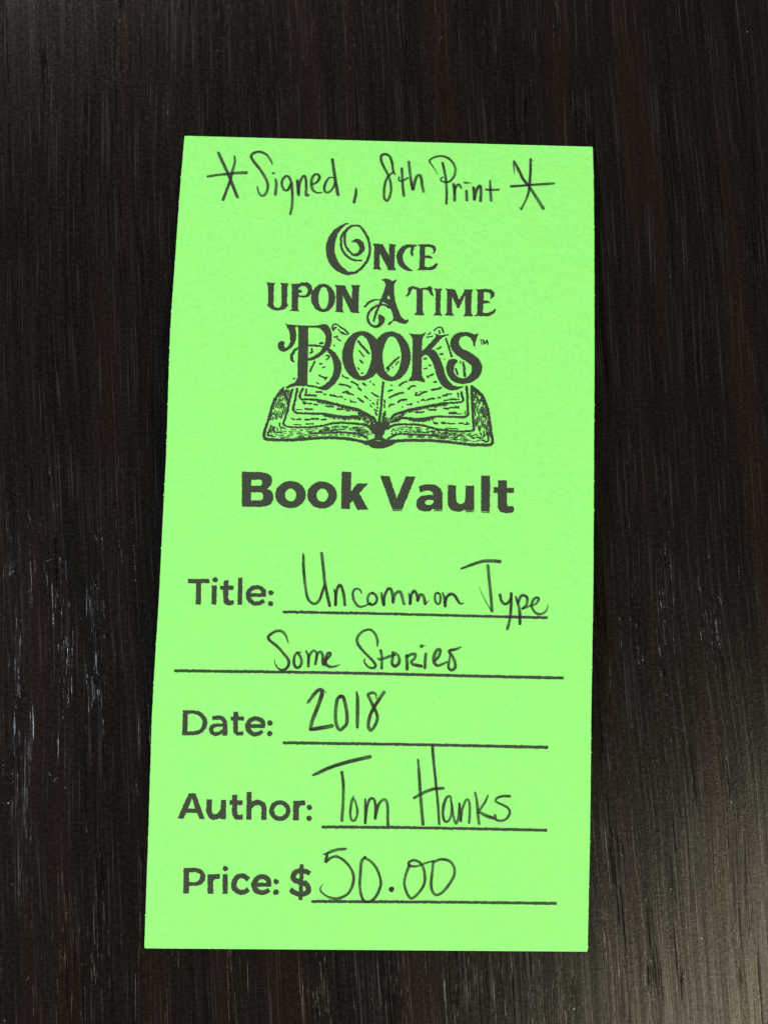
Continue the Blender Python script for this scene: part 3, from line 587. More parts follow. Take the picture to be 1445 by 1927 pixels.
p/1647,4420,1,1839,4436,1,1933,4430,1,1999,4373,1,1987,4295,1,1916,4250,1,1930,4322,1,1896,4370,1,1802,4377,1,1794,4220,1,1888,4214,1,1926,4172,1,1860,4170,1,1794,4156,1,1787,3987,1,1881,3984,1,1974,4032,1,2011,4072,1,2025,4043,1,1975,3964,1,1881,3918,1,1637,3918,1,1684,3974,1,1685,4382,1
#logo_word|large ornate printed word Books|toner
p/-1545,3607,1,-1364,3612,1,-1354,3195,1,-1348,2788,0,-1345,2538,1,-1427,2519,0,-1522,2524,0,-1624,2501,0,-1717,2466,1,-1734,2490,1,-1641,2553,0,-1564,2596,0,-1527,2678,1,-1534,3026,0,-1533,3271,0
p/-1786,3677,1,-1729,3650,0,-1610,3646,0,-1546,3639,1,-1545,3607,1,-1600,3601,0,-1577,3491,0,-1584,3367,0,-1620,3268,0,-1689,3193,0,-1766,3149,0,-1837,3151,0,-1887,3203,0,-1901,3267,0,-1883,3317,0,-1829,3343,0,-1780,3320,1,-1782,3247,0,-1764,3211,1,-1714,3249,0,-1685,3315,0,-1685,3405,0,-1709,3527,0,-1743,3592,0
p/-1554,3643,1,-1387,3640,0,-1228,3650,0,-1149,3665,0,-1102,3680,0,-1046,3676,0,-989,3625,0,-946,3536,0,-935,3429,0,-947,3314,0,-976,3223,1,-1014,3189,0,-1091,3114,0,-1184,3045,0,-1285,2997,0,-1353,2999,1,-1354,3040,1,-1288,3058,0,-1194,3118,0,-1125,3186,0,-1073,3277,0,-1048,3385,0,-1055,3466,0,-1097,3539,0,-1163,3598,0,-1243,3608,0,-1370,3600,1,-1553,3598,1
p/-1016,3255,1,-961,3225,0,-857,3139,0,-765,2992,0,-743,2874,0,-772,2739,0,-840,2603,0,-925,2512,0,-1010,2458,0,-1097,2469,0,-1213,2503,0,-1348,2517,1,-1349,2550,1,-1223,2541,0,-1127,2520,0,-1041,2560,0,-957,2644,0,-896,2764,0,-887,2914,0,-927,3062,0,-1003,3172,1
p/-29,3122,0,-36,3021,0,-59,2923,0,-100,2836,0,-154,2762,0,-220,2706,0,-294,2670,0,-373,2656,0,-452,2665,0,-528,2697,0,-596,2749,0,-655,2819,0,-700,2904,0,-729,2999,0,-741,3100,0,-735,3202,0,-711,3300,0,-672,3388,0,-617,3462,0,-551,3519,0,-477,3556,0,-398,3570,0,-318,3561,0,-242,3529,0,-173,3476,0,-114,3406,0,-70,3320,0,-41,3224,0/-407,3483,0,-343,3456,0,-277,3360,0,-234,3247,0,-211,3133,0,-223,3002,0,-263,2871,0,-308,2772,0,-371,2738,0,-411,2753,0,-469,2840,0,-511,2944,0,-539,3058,0,-545,3155,0,-529,3286,0,-493,3402,0,-455,3461,0
p/491,3129,0,484,3026,0,460,2928,0,420,2840,0,366,2766,0,300,2709,0,227,2673,0,149,2659,0,70,2669,0,-5,2700,0,-73,2752,0,-131,2823,0,-175,2909,0,-204,3005,0,-215,3107,0,-209,3210,0,-185,3308,0,-146,3397,0,-92,3472,0,-26,3529,0,48,3566,0,127,3580,0,206,3571,0,281,3539,0,350,3486,0,408,3414,0,452,3328,0,480,3231,0/146,3488,0,211,3458,0,278,3337,0,312,3231,0,322,3125,0,309,2986,0,272,2863,0,211,2764,0,156,2746,0,108,2769,0,43,2840,0,8,2961,0,-12,3074,0,-10,3205,0,22,3337,0,60,3428,0,99,3475,0
p/440,3572,1,521,3546,0,632,3545,0,712,3560,0,756,3590,1,752,3557,0,710,3490,0,695,3407,0,692,3178,0,697,2787,1,745,2707,0,758,2659,1,714,2665,0,602,2682,0,507,2671,0,455,2674,1,505,2756,0,523,2846,0,520,3172,0,519,3418,0,498,3500,0
p/896,3578,1,968,3552,0,1041,3542,0,1172,3567,1,1169,3546,1,1057,3493,0,971,3400,0,861,3273,1,799,3214,0,720,3146,0,693,3129,1,687,3227,1,757,3295,0,843,3396,0,914,3480,0,937,3530,0
p/697,3129,1,719,3211,0,774,3271,1,845,3273,0,926,3251,0,983,3179,0,1041,3066,0,1082,2953,0,1133,2784,0,1202,2680,0,1287,2614,0,1370,2600,0,1454,2614,1,1439,2586,1,1355,2543,0,1260,2524,0,1172,2538,0,1076,2596,0,1007,2699,0,958,2803,0,923,2940,0,882,3037,0,816,3133,0,760,3164,0,720,3146,0
p/1716,3592,1,1660,3582,0,1620,3577,1,1547,3608,0,1467,3615,0,1379,3606,0,1291,3566,0,1221,3482,0,1202,3374,0,1224,3293,0,1281,3213,0,1362,3150,0,1458,3087,0,1539,3033,0,1588,2977,0,1600,2912,0,1581,2847,0,1526,2788,0,1447,2753,0,1367,2767,0,1303,2814,0,1274,2894,0,1276,2968,0,1308,3017,0,1339,3051,1,1314,3099,0,1250,3110,0,1187,3087,0,1148,3021,0,1137,2939,0,1151,2841,0,1200,2754,0,1281,2683,0,1385,2650,0,1480,2652,0,1591,2684,0,1694,2752,0,1757,2836,0,1784,2943,0,1762,3048,0,1705,3136,0,1625,3199,0,1536,3254,0,1423,3299,0,1374,3363,0,1357,3429,0,1380,3495,0,1436,3530,0,1500,3536,0,1557,3509,0,1597,3461,0,1614,3404,0,1619,3347,1,1651,3348,1,1654,3422,0,1685,3521,0
#trademark_symbol|tiny printed trademark symbol|toner
b/1732,3482,16,1796,3471,16
b/1759,3474,18,1770,3388,18
b/1810,3385,19,1809,3468,19,1838,3411,19,1870,3470,19,1880,3388,19
#page_marks|printed scribbles of text on the drawn pages|toner
s/-1535,3226,29,-1600,3163,48,-1645,3080,51,-1642,3015,51,-1605,2967,32
s/-1358,3268,36,-1215,3273,36,-1088,3256,28
s/-1145,3316,38,-1098,3326,38
s/-1293,3213,36,-1288,3185,36
s/-1314,3139,33,-1275,3157,33
s/-1229,2979,33,-1266,2896,33,-1306,2794,33
s/-1137,2941,29,-1101,2944,29
s/-1083,2871,22,-1044,2891,22
s/-1142,2730,27,-1070,2700,27,-998,2690,27
s/-1030,2681,32,-1029,2657,32
s/-1185,2591,22,-1145,2576,22
s/-1027,3091,25,-983,3092,25,-978,3060,25,-1017,3018,25
s/-1601,2651,25,-1578,2656,25
s/-460,3379,37,-386,3291,37,-321,3228,37,-263,3156,37
s/-439,3208,25,-398,3160,25,-349,3096,25
s/-419,3029,32,-370,2981,32
s/-454,2889,22,-430,2853,22
s/-384,2790,30,-360,2791,30
s/-908,3566,29,-937,3618,29,-915,3676,29,-860,3682,29,-770,3623,29,-689,3568,29,-639,3513,29
s/-825,3589,24,-783,3541,24
s/-767,3517,25,-727,3506,25,-663,3499,25
s/-792,3549,18,-719,3526,18
s/-905,3603,33,-866,3620,33
s/-892,3439,30,-837,3457,30
s/-835,3416,24,-778,3377,24
s/-895,3295,22,-883,3283,22
s/281,3106,33,181,3015,33,65,2889,33
s/269,3022,29,230,2972,29
s/164,2929,21,172,2913,21
s/113,2891,24,75,2832,24
s/729,3089,29,777,3099,29
s/819,2970,25,859,2971,25
s/733,2906,22,788,2920,22
s/791,2782,21,816,2742,21
s/807,2766,25,910,2818,25
s/920,2672,22,968,2673,22
s/883,2525,29,962,2543,29,1049,2566,29
s/957,3280,19,989,3286,19
s/997,3294,26,1036,3320,26
s/1019,3188,27,1070,3194,27
s/1096,3097,18,1104,3097,18
s/903,3624,26,958,3671,26,1022,3690,26,1055,3649,26,1072,3592,26
s/999,3623,27,1004,3574,27
s/792,3542,24,840,3577,24
s/777,3492,24,873,3512,24
s/1391,3069,21,1395,3028,21
s/1443,3054,32,1460,2941,41,1474,2794,44
s/1309,2928,33,1342,2823,33
s/1121,3479,34,1167,3357,34,1200,3243,34,1230,3146,34
s/-728,2748,26,-701,2718,26,-623,2686,26
s/-565,2626,29,-509,2610,29,-439,2568,29
s/-778,2576,29,-697,2569,29,-628,2554,29,-575,2529,29
s/-438,2525,29,-385,2474,29
s/-705,2429,29,-642,2447,29,-581,2415,29,-520,2391,29
s/-641,2422,22,-589,2402,22
s/-1137,2425,26,-1077,2422,26
s/-1050,2388,24,-1008,2385,24
s/-934,2370,32,-879,2371,32,-818,2351,32
s/-792,2339,24,-759,2353,24,-715,2337,24
s/-672,2308,26,-655,2308,26
s/-564,2294,26,-551,2259,26,-521,2264,26
s/-499,2261,21,-469,2257,21
s/-433,2328,34,-389,2299,34,-337,2266,34
s/-314,2371,29,-261,2329,29
s/-227,2304,21,-209,2300,21
s/-192,2440,29,-126,2394,29,-65,2370,29
s/-182,2253,22,-139,2228,22
s/-224,2217,19,-181,2183,19
s/-355,2606,31,-302,2573,31
s/-231,2649,21,-214,2637,21
s/-174,2603,22,-148,2577,22
s/-1001,2167,29,-872,2163,29
s/-799,2121,29,-760,2122,29,-709,2124,29
s/-683,2116,22,-649,2130,22
s/-631,2104,27,-580,2093,27
s/-1069,1922,29,-993,1929,29
s/-77,2326,21,-72,2300,21
s/-93,2277,21,-84,2256,21
s/-96,2229,21,-75,2221,21
s/-82,2182,26,-77,2160,26
s/43,2312,24,53,2260,24
s/36,2233,24,47,2173,24
s/-137,2137,26,-80,2108,26
s/-118,2098,26,-87,2029,26
s/57,2103,34,28,2050,34
s/71,2051,26,21,1998,26
s/-1187,2423,27,-1081,2426,27
s/-1386,2356,26,-1181,2349,26
s/-1326,2367,20,-1190,2366,20
s/-1416,2233,24,-1338,2209,24,-1253,2208,24
s/-1406,2207,19,-1372,2191,19
s/-1218,2196,26,-1150,2189,26
s/-1530,2091,14,-1428,2094,14
s/-1369,2113,31,-1318,2106,31,-1241,2104,31
s/-1610,1932,22,-1583,1916,22,-1549,1908,22
s/-1515,1913,24,-1439,1920,24
s/-1371,1918,24,-1277,1916,24
s/-1260,1930,27,-1124,1938,27
s/-1563,1817,15,-1435,1821,15
s/-1351,1836,22,-1215,1844,22
s/-1364,2470,27,-1369,2357,27
s/301,2582,29,351,2628,29,428,2665,29
s/461,2526,31,524,2580,31,584,2587,31
s/102,2471,26,174,2504,26
s/150,2586,26,163,2591,26
s/126,2358,33,193,2395,33,270,2432,33,372,2457,33
s/282,2280,31,341,2321,31,435,2333,31
s/126,2188,27,146,2228,27,214,2239,27
s/357,2199,22,370,2195,22
s/446,2237,22,488,2247,22
s/506,2243,26,531,2261,26
s/633,2295,26,650,2295,26
s/701,2323,27,735,2337,27,770,2325,27
s/804,2335,29,855,2358,29,933,2365,29
s/992,2380,24,1044,2386,24
s/1078,2418,24,1151,2424,24
s/588,2416,29,656,2422,29,716,2468,29,793,2488,29
s/596,2442,26,621,2465,26
s/672,2488,17,685,2484,17
s/878,2521,31,972,2541,31,1049,2570,31
s/918,2667,28,961,2673,28
s/833,2157,29,962,2161,29
s/676,2100,27,748,2119,27
s/594,2102,24,654,2112,24
s/932,1929,36,992,1909,36
s/1069,1925,26,1147,1923,26
s/995,2380,21,1046,2386,21
s/1080,2422,28,1157,2437,28
s/1157,2455,28,1234,2462,28
s/1107,2335,21,1244,2361,21
s/1219,2365,26,1373,2361,26
s/1101,2195,26,1196,2190,26
s/1213,2212,24,1307,2210,24,1376,2230,24
s/1307,2236,21,1376,2204,21
s/1206,2107,38,1326,2115,38
s/1335,2098,14,1429,2101,14
s/1063,1929,22,1106,1939,22,1149,1918,22
s/1183,1932,21,1226,1916,21,1312,1923,21
s/1380,1925,22,1449,1936,22,1484,1911,22,1560,1930,22
s/1517,1951,21,1561,1917,21
s/1142,1831,17,1365,1829,17
s/1354,2483,24,1364,2404,24
s/1481,2102,15,1497,2155,15
#book_drawing|printed line drawing of an open book|toner
s/-1766,2484,34,-1847,2377,43,-1912,2270,43,-1958,2139,43,-1987,2008,42,-2023,1859,47,-2061,1729,47,-2079,1642,51,-2074,1573,51,-2045,1548,53,-1986,1541,55,-1884,1536,51,-1731,1536,51,-1562,1541,55,-1392,1559,55,-1223,1581,55,-1015,1595,51,-812,1601,51,-599,1590,60,-471,1572,51,-343,1546,51,-260,1522,77
s/-1603,2463,30,-1641,2331,43,-1669,2173,43,-1683,2069,43,-1720,1929,34,-1744,1850,38,-1737,1812,38,-1672,1779,34,-1527,1770,34,-1315,1777,34,-1145,1799,34,-1023,1818,34,-905,1853,38,-735,1876,38,-565,1872,38,-394,1864,38,-265,1842,51,-196,1792,51,-134,1716,60
s/-1424,2477,38,-1464,2389,38,-1470,2319,43,-1426,2276,38,-1332,2284,34,-1161,2276,43,-960,2238,47,-788,2200,47,-616,2161,47,-444,2123,51,-357,2082,51,-236,2025,51,-158,1984,51,-114,1916,51,-86,1856,51
s/-1522,2474,38,-1539,2351,38,-1560,2220,38,-1582,2107,47,-1537,2038,43,-1451,2028,34,-1238,2026,38,-1029,2027,38,-782,1991,51,-653,1978,60,-526,1990,51,-432,1997,43,-400,1951,51
s/-1269,1666,21,-1018,1686,26,-900,1689,30,-688,1704,26,-517,1700,30,-389,1683,43,-303,1642,38,-242,1600,30
s/-1113,1705,17,-901,1728,17,-689,1760,17,-638,1766,13
s/-1922,1767,30,-1924,1698,34,-1889,1673,25,-1770,1681,21
s/-1961,1792,25,-1984,1705,34,-2023,1618,25,-1929,1612,21
s/-1815,1840,21,-1808,1779,24
s/-1799,1762,24,-1748,1755,24
s/-1767,2447,22,-1787,2415,22,-1809,2385,11,-1836,2349,23,-1853,2317,14
s/-1880,2263,23,-1893,2218,11,-1903,2183,12
s/-1907,2158,13,-1925,2127,13,-1926,2084,13
s/-1937,2022,14,-1953,1990,12,-1966,1949,19
s/-1965,1930,14,-1973,1889,14
s/-1758,2432,24,-1771,2398,16,-1796,2365,15,-1811,2329,20,-1831,2289,12
s/-1836,2278,15,-1853,2237,12,-1862,2199,22,-1881,2160,12,-1888,2125,23
s/-1894,2069,14,-1909,2033,11,-1920,1990,25
s/-1930,1949,18,-1936,1918,19,-1941,1878,16
s/-1704,2473,12,-1721,2438,20,-1740,2415,16,-1765,2374,14,-1779,2339,22
s/-1805,2274,14,-1824,2239,23,-1836,2199,18,-1846,2161,23
s/-1848,2147,18,-1855,2114,21
s/-1866,2058,14,-1875,2014,22,-1887,1973,20,-1890,1943,13,-1900,1905,21
s/-1704,2441,20,-1721,2410,15,-1731,2377,23,-1755,2339,17
s/-1766,2308,13,-1776,2270,17,-1788,2237,20
s/-1797,2202,20,-1811,2166,21,-1816,2128,10,-1827,2094,20
s/-1829,2056,11,-1840,2023,11,-1852,1987,13,-1861,1953,17,-1868,1911,19
s/-1681,2433,22,-1691,2404,18
s/-1709,2379,18,-1727,2340,24,-1734,2308,22,-1747,2275,12
s/-1767,2198,24,-1775,2169,23,-1788,2136,19,-1788,2100,20
s/-1800,2038,17,-1808,2006,15,-1814,1976,19,-1824,1940,14
s/-1659,2439,17,-1676,2402,16,-1688,2369,22
s/-1698,2341,24,-1706,2308,14,-1721,2267,14,-1725,2238,20
s/-1735,2191,12,-1748,2149,19,-1749,2121,15,-1754,2079,12,-1769,2046,20
s/-1767,2035,21,-1778,1996,20,-1784,1963,23,-1796,1929,22
s/-1634,2438,22,-1647,2402,15,-1657,2365,12,-1671,2337,17
s/-1684,2304,22,-1692,2274,22,-1692,2236,10,-1699,2199,25
s/-1718,2133,14,-1717,2097,20,-1728,2070,23,-1736,2034,16
s/-1735,2023,12,-1746,1990,11
s/-1927,1778,8,-1938,1744,14,-1945,1712,19,-1956,1684,14,-1959,1652,19
s/-1960,1610,18,-1921,1590,17,-1874,1592,13
s/-1802,1589,14,-1761,1584,14,-1717,1589,14,-1671,1593,14,-1635,1590,18
s/-1531,1590,9,-1490,1594,10,-1452,1600,18,-1415,1598,16,-1370,1609,16
s/-1295,1616,19,-1254,1627,20,-1216,1632,8,-1177,1636,10,-1132,1632,15
s/-1052,1648,19,-1007,1652,14
s/-1897,1770,13,-1893,1744,11,-1901,1715,11,-1903,1686,8,-1898,1661,19
s/-1889,1634,10,-1851,1629,14,-1818,1619,8,-1775,1622,15,-1737,1617,16
s/-1662,1623,16,-1621,1625,11,-1583,1618,15
s/-1485,1632,8,-1448,1629,8,-1413,1628,14,-1377,1641,8,-1333,1641,19
s/-1301,1650,13,-1266,1654,13,-1225,1661,8,-1180,1665,14,-1148,1666,9
s/-1075,1670,10,-1037,1678,15
s/-1856,1760,14,-1855,1743,17,-1845,1713,20,-1842,1700,14
s/-1809,1664,9,-1773,1661,13,-1734,1658,8,-1697,1659,10
s/-1622,1659,17,-1591,1652,8,-1555,1650,9
s/-1503,1654,17,-1468,1663,13,-1431,1657,14,-1393,1666,9
s/-1302,1679,14,-1262,1684,9,-1224,1681,13,-1195,1684,9,-1157,1698,10
s/-1089,1703,10,-1045,1713,15
s/-1807,1765,12,-1795,1742,13,-1788,1723,19,-1776,1706,14
s/-1753,1698,8,-1719,1696,14,-1690,1684,13
s/-1641,1690,14,-1606,1684,11,-1572,1690,20
s/-1536,1690,9,-1505,1690,9,-1469,1687,11,-1430,1688,17
s/-1333,1700,9,-1301,1703,9,-1263,1707,17,-1235,1711,15,-1196,1718,14
s/-1107,1726,19,-1077,1733,14,-1042,1743,14,-1010,1747,11
s/-982,1755,14,-942,1758,12
s/-1773,1784,9,-1747,1767,12,-1730,1749,15,-1713,1744,9,-1699,1736,17
s/-1613,1723,13,-1584,1725,10,-1553,1726,12,-1520,1721,16
s/-1456,1730,12,-1430,1726,18,-1400,1727,17
s/-1353,1731,18,-1313,1733,13,-1286,1739,19,-1257,1745,15,-1219,1751,9
s/-1191,1750,10,-1164,1755,15,-1127,1758,9
s/-1031,1772,12,-1001,1782,19,-977,1789,18
s/-1020,1643,9,-995,1640,9
s/-942,1642,10,-911,1647,14,-886,1646,12,-861,1655,12
s/-822,1649,17,-803,1651,14,-780,1650,19
s/-742,1657,12,-708,1655,19,-684,1660,17,-655,1652,10
s/-613,1648,15,-582,1656,9,-559,1644,9
s/-498,1633,11,-469,1637,19
s/-415,1624,13,-391,1625,12
s/-1015,1666,9,-994,1668,13,-964,1674,10,-933,1673,14,-915,1677,19
s/-862,1683,17,-831,1677,19,-803,1682,14,-781,1684,16
s/-729,1680,10,-699,1685,10,-668,1687,12
s/-607,1683,12,-582,1676,17,-548,1680,16
s/-520,1674,9,-494,1661,14,-475,1665,19
s/-448,1658,11,-416,1653,17
s/-392,1643,16,-370,1647,15
s/-986,1696,13,-958,1694,9,-940,1707,13
s/-905,1710,9,-881,1711,16,-853,1713,17
s/-806,1710,17,-779,1715,9
s/-766,1717,14,-737,1717,13,-706,1714,16
s/-651,1714,13,-621,1716,14
s/-570,1713,9,-540,1705,9
s/-515,1705,19,-487,1699,17
s/-474,1698,11,-447,1686,16,-414,1680,19
s/-391,1683,16,-360,1679,9,-329,1669,18
s/-1021,1734,14,-990,1737,14,-958,1739,16,-929,1750,16
s/-885,1750,18,-850,1752,11,-827,1760,14,-797,1755,12
s/-721,1757,19,-691,1757,14,-663,1753,15
s/-584,1756,10,-550,1754,14,-520,1748,9,-495,1742,14
s/-467,1741,14,-437,1733,15,-408,1727,18,-375,1721,16
s/-364,1715,12,-335,1711,18,-300,1712,19
s/-1007,1758,9,-971,1762,12,-945,1771,20,-913,1778,9
s/-877,1774,14,-854,1782,11
s/-833,1782,16,-804,1787,9,-772,1790,11,-739,1791,15
s/-681,1788,14,-642,1791,18,-609,1789,15
s/-569,1778,14,-540,1781,19
s/-458,1760,14,-428,1761,16,-399,1753,17
s/-380,1750,19,-347,1745,11
s/-302,1734,11,-272,1728,17
s/-1021,1783,12,-993,1782,9,-954,1791,14
s/-889,1795,11,-862,1799,9,-829,1809,19,-800,1809,17,-761,1815,19
s/-716,1812,17,-682,1811,19,-649,1812,16,-614,1814,14,-583,1809,14
s/-522,1802,9,-483,1791,10,-459,1788,15,-425,1786,13,-388,1775,19
s/-363,1775,19,-330,1763,10,-301,1758,14,-261,1749,16
s/-520,1780,9,-493,1768,17
s/-448,1747,16,-413,1726,13,-385,1711,17
s/-356,1696,13,-326,1672,10
s/-307,1656,8,-281,1637,17
s/-499,1783,10,-471,1773,12
s/-454,1763,15,-416,1750,16,-384,1735,16
s/-352,1729,14,-323,1699,9,-293,1676,9
s/-269,1662,11,-244,1640,12
s/-516,1801,11,-479,1797,9,-452,1785,14
s/-389,1764,18,-354,1751,9,-322,1735,16
s/-308,1719,9,-275,1701,14,-244,1677,15
s/-502,1808,9,-459,1798,18,-417,1789,17
s/-400,1783,10,-362,1778,14
s/-336,1768,14,-308,1755,12
s/-270,1728,18,-235,1703,9,-208,1671,13
s/-455,1812,11,-412,1804,14
s/-391,1807,15,-342,1800,9,-305,1792,16
s/-255,1745,15,-222,1720,16
s/-196,1704,11,-166,1675,12
s/-1165,2276,17,-1164,2246,9
s/-1145,2273,17,-1143,2221,9
s/-1127,2270,17,-1125,2218,9
s/-1112,2267,17,-1111,2237,9
s/-1101,2264,17,-1099,2211,9
s/-1075,2261,17,-1073,2205,9
s/-1064,2258,17,-1062,2206,9
s/-1051,2254,17,-1050,2208,9
s/-1030,2251,17,-1030,2224,9
s/-1015,2248,17,-1013,2194,9
s/-1000,2245,17,-999,2204,9
s/-979,2242,17,-978,2207,9
s/-970,2239,17,-969,2189,9
s/-951,2236,17,-950,2199,9
s/-932,2232,17,-930,2179,9
s/-918,2228,17,-917,2199,9
s/-904,2224,17,-902,2169,9
s/-883,2221,17,-882,2194,9
s/-873,2217,17,-872,2192,9
s/-846,2214,17,-846,2189,9
s/-840,2210,17,-840,2190,9
s/-811,2207,17,-810,2178,9
s/-808,2203,17,-807,2183,9
s/-782,2199,17,-780,2145,9
s/-765,2195,17,-764,2169,9
s/-756,2192,17,-756,2174,9
s/-734,2188,17,-733,2152,9
s/-723,2184,17,-721,2134,9
s/-701,2182,17,-700,2135,9
s/-686,2178,17,-686,2145,9
s/-674,2174,17,-674,2156,9
s/-655,2170,17,-655,2150,9
s/-643,2167,17,-642,2135,9
s/-623,2163,17,-621,2113,9
s/-605,2159,17,-604,2131,9
s/-593,2155,17,-591,2113,9
s/-570,2152,17,-569,2125,9
s/-564,2148,17,-563,2108,9
s/-548,2144,17,-547,2117,9
s/-529,2141,17,-528,2098,9
s/-512,2138,17,-511,2092,9
s/-486,2134,17,-485,2113,9
s/-473,2130,17,-472,2084,9
s/-454,2127,17,-453,2085,9
s/-449,2123,17,-448,2100,9
s/-427,2116,17,-427,2096,9
s/-415,2108,17,-414,2073,9
s/-394,2102,17,-393,2073,9
s/-382,2095,17,-380,2051,9
s/-371,2087,17,-370,2052,9
s/-350,2080,17,-350,2059,9
s/-337,2073,17,-336,2049,9
s/-317,2066,17,-316,2050,9
s/-310,2058,17,-310,2042,9
s/-297,2051,17,-296,2019,9
s/-283,2044,17,-282,2014,9
s/-260,2037,17,-260,2021,9
s/-250,2030,17,-248,1977,9
s/-235,2022,17,-234,1987,9
s/-222,2015,17,-221,1972,9
s/-203,2007,17,-202,1970,9
s/-182,2000,17,-180,1959,9
s/-173,1991,17,-172,1949,9
s/-155,1984,17,-155,1953,9
s/-1028,2028,17,-1026,1980,9
s/-1016,2026,17,-1014,1976,9
s/-1010,2024,17,-1009,1979,9
s/-1002,2022,17,-1000,1971,9
s/-985,2021,17,-983,1979,9
s/-969,2020,17,-968,1981,9
s/-962,2017,17,-961,1975,9
s/-953,2016,17,-951,1966,9
s/-945,2014,17,-944,1961,9
s/-927,2013,17,-926,1959,9
s/-922,2011,17,-921,1972,9
s/-903,2010,17,-901,1949,9
s/-890,2008,17,-889,1988,9
s/-878,2007,17,-876,1946,9
s/-874,2004,17,-873,1952,9
s/-859,2003,17,-857,1957,9
s/-847,2002,17,-845,1940,9
s/-838,1999,17,-837,1953,9
s/-833,1998,17,-831,1937,9
s/-816,1996,17,-815,1977,9
s/-799,1995,17,-798,1965,9
s/-789,1993,17,-789,1965,9
s/-782,1991,17,-780,1933,9
s/-773,1990,17,-772,1961,9
s/-766,1989,17,-765,1966,9
s/-751,1988,17,-749,1935,9
s/-739,1987,17,-738,1958,9
s/-724,1985,17,-723,1946,9
s/-714,1985,17,-713,1955,9
s/-699,1983,17,-699,1961,9
s/-688,1982,17,-687,1940,9
s/-683,1980,17,-681,1920,9
s/-664,1980,17,-662,1943,9
s/-661,1979,17,-659,1916,9
s/-644,1979,17,-642,1924,9
s/-638,1979,17,-637,1941,9
s/-618,1981,17,-618,1957,9
s/-612,1982,17,-611,1950,9
s/-602,1983,17,-601,1942,9
s/-593,1984,17,-591,1923,9
s/-582,1985,17,-580,1932,9
s/-569,1986,17,-568,1964,9
s/-549,1988,17,-548,1942,9
s/-543,1988,17,-541,1940,9
s/-536,1989,17,-535,1966,9
s/-527,1990,17,-526,1955,9
s/-509,1992,17,-508,1959,9
s/-503,1992,17,-501,1953,9
s/-484,1993,17,-483,1954,9
s/-483,1994,17,-481,1936,9
s/-468,1995,17,-467,1945,9
s/-449,1996,17,-447,1936,9
s/-449,1996,17,-448,1960,9
s/-431,1997,17,-430,1971,9
s/-426,2071,15,-413,2015,8
s/-402,2064,15,-381,1985,8
s/-383,2057,15,-369,1985,8
s/-358,2049,15,-341,1972,8
s/-341,2042,15,-319,2001,8
s/-329,2034,15,-308,1953,8
s/-303,2027,15,-290,1958,8
s/-293,2019,15,-272,1955,8
s/-269,2012,15,-255,1986,8
s/-255,2004,15,-241,1971,8
s/-234,1997,15,-220,1951,8
s/-216,1989,15,-198,1907,8
s/-194,1982,15,-181,1901,8
s/-173,1975,15,-160,1946,8
s/-356,2023,19,-327,2007,12,-300,1989,22,-261,1967,15
s/-220,1940,21,-185,1921,15,-163,1896,15
s/-405,2032,19,-370,2015,12,-344,1987,13
s/-316,1974,11,-288,1951,14,-256,1939,9,-222,1917,15
s/-197,1891,12,-164,1875,13,-131,1856,19
s/-353,1982,15,-327,1963,10,-302,1943,17
s/-268,1920,10,-247,1905,18,-218,1886,11
s/-170,1857,20,-141,1840,22
s/-404,1986,14,-376,1966,20,-342,1952,11,-314,1934,18
s/-300,1926,16,-277,1901,18,-245,1879,16
s/-208,1858,15,-176,1833,20,-152,1819,20
p/-100,1881,1,-62,1917,0,-20,1945,1,26,1807,0,58,1713,0,21,1660,0,82,1601,0,219,1597,1,305,1573,0,170,1483,0,27,1434,0,-135,1435,0,-222,1480,0,-291,1530,0,-343,1554,1,-207,1584,0,-119,1626,0,-125,1699,0,-170,1784,0,-223,1843,1/-105,1572,1,-54,1580,1,6,1573,1,-53,1565,1
s/9,2635,43,0,2486,39,-13,2310,39,-21,2136,39,-38,1979,43,-44,1874,51
s/20,2024,22,15,1881,26,3,1703,29
s/55,1999,22,33,1868,26,3,1703,29
s/89,2000,22,50,1869,26,3,1703,29
s/132,1984,22,71,1861,26,3,1703,29
s/108,1922,22,59,1830,26,3,1703,29
s/143,1897,22,77,1817,26,3,1703,29
s/74,1947,22,42,1842,26,3,1703,29
s/22,1937,22,16,1837,26,3,1703,29
s/159,1941,22,85,1839,26,3,1703,29
s/127,1845,22,69,1791,26,3,1703,29
s/-217,1965,17,-154,1841,24,-91,1717,26
s/-183,1948,17,-137,1833,24,-91,1717,26
s/-156,1906,17,-124,1811,24,-91,1717,26
s/-198,1887,17,-145,1802,24,-91,1717,26
s/179,1570,60,358,1583,51,528,1597,51,699,1598,51,870,1602,51,1041,1594,51,1165,1589,51,1317,1572,43,1488,1556,51,1660,1547,51,1831,1548,51,1917,1551,51,1976,1578,51,1985,1648,47,1966,1760,43,1947,1890,43,1919,2063,43,1891,2210,43,1856,2305,43,1811,2418,43,1750,2495,43,1671,2563,43,1610,2609,39
s/169,1968,43,202,2021,51,261,2066,51,389,2109,47,516,2152,47,644,2182,43,772,2212,39,900,2242,43,1029,2272,39,1153,2291,30,1305,2302,26,1425,2320,33,1449,2363,39,1427,2441,39,1414,2502,34
s/171,1915,34,281,1953,51,348,1995,51,477,1990,43,648,1982,47,777,1999,39,947,2038,34,1157,2042,34,1395,2043,34,1498,2050,39,1536,2095,43,1534,2226,39,1522,2444,43,1507,2602,43
s/97,1792,51,181,1846,43,308,1876,38,479,1881,34,650,1882,39,822,1852,39,994,1810,39,1162,1793,34,1399,1782,34,1605,1797,34,1656,1838,43,1646,1889,34,1632,2011,39,1626,2141,43,1610,2359,43,1603,2490,47,1602,2613,43
s/118,1611,34,211,1665,34,295,1698,34,440,1707,30,611,1703,30,783,1699,26,954,1687,24,1164,1672,21
s/568,1749,19,739,1746,22,825,1740,17
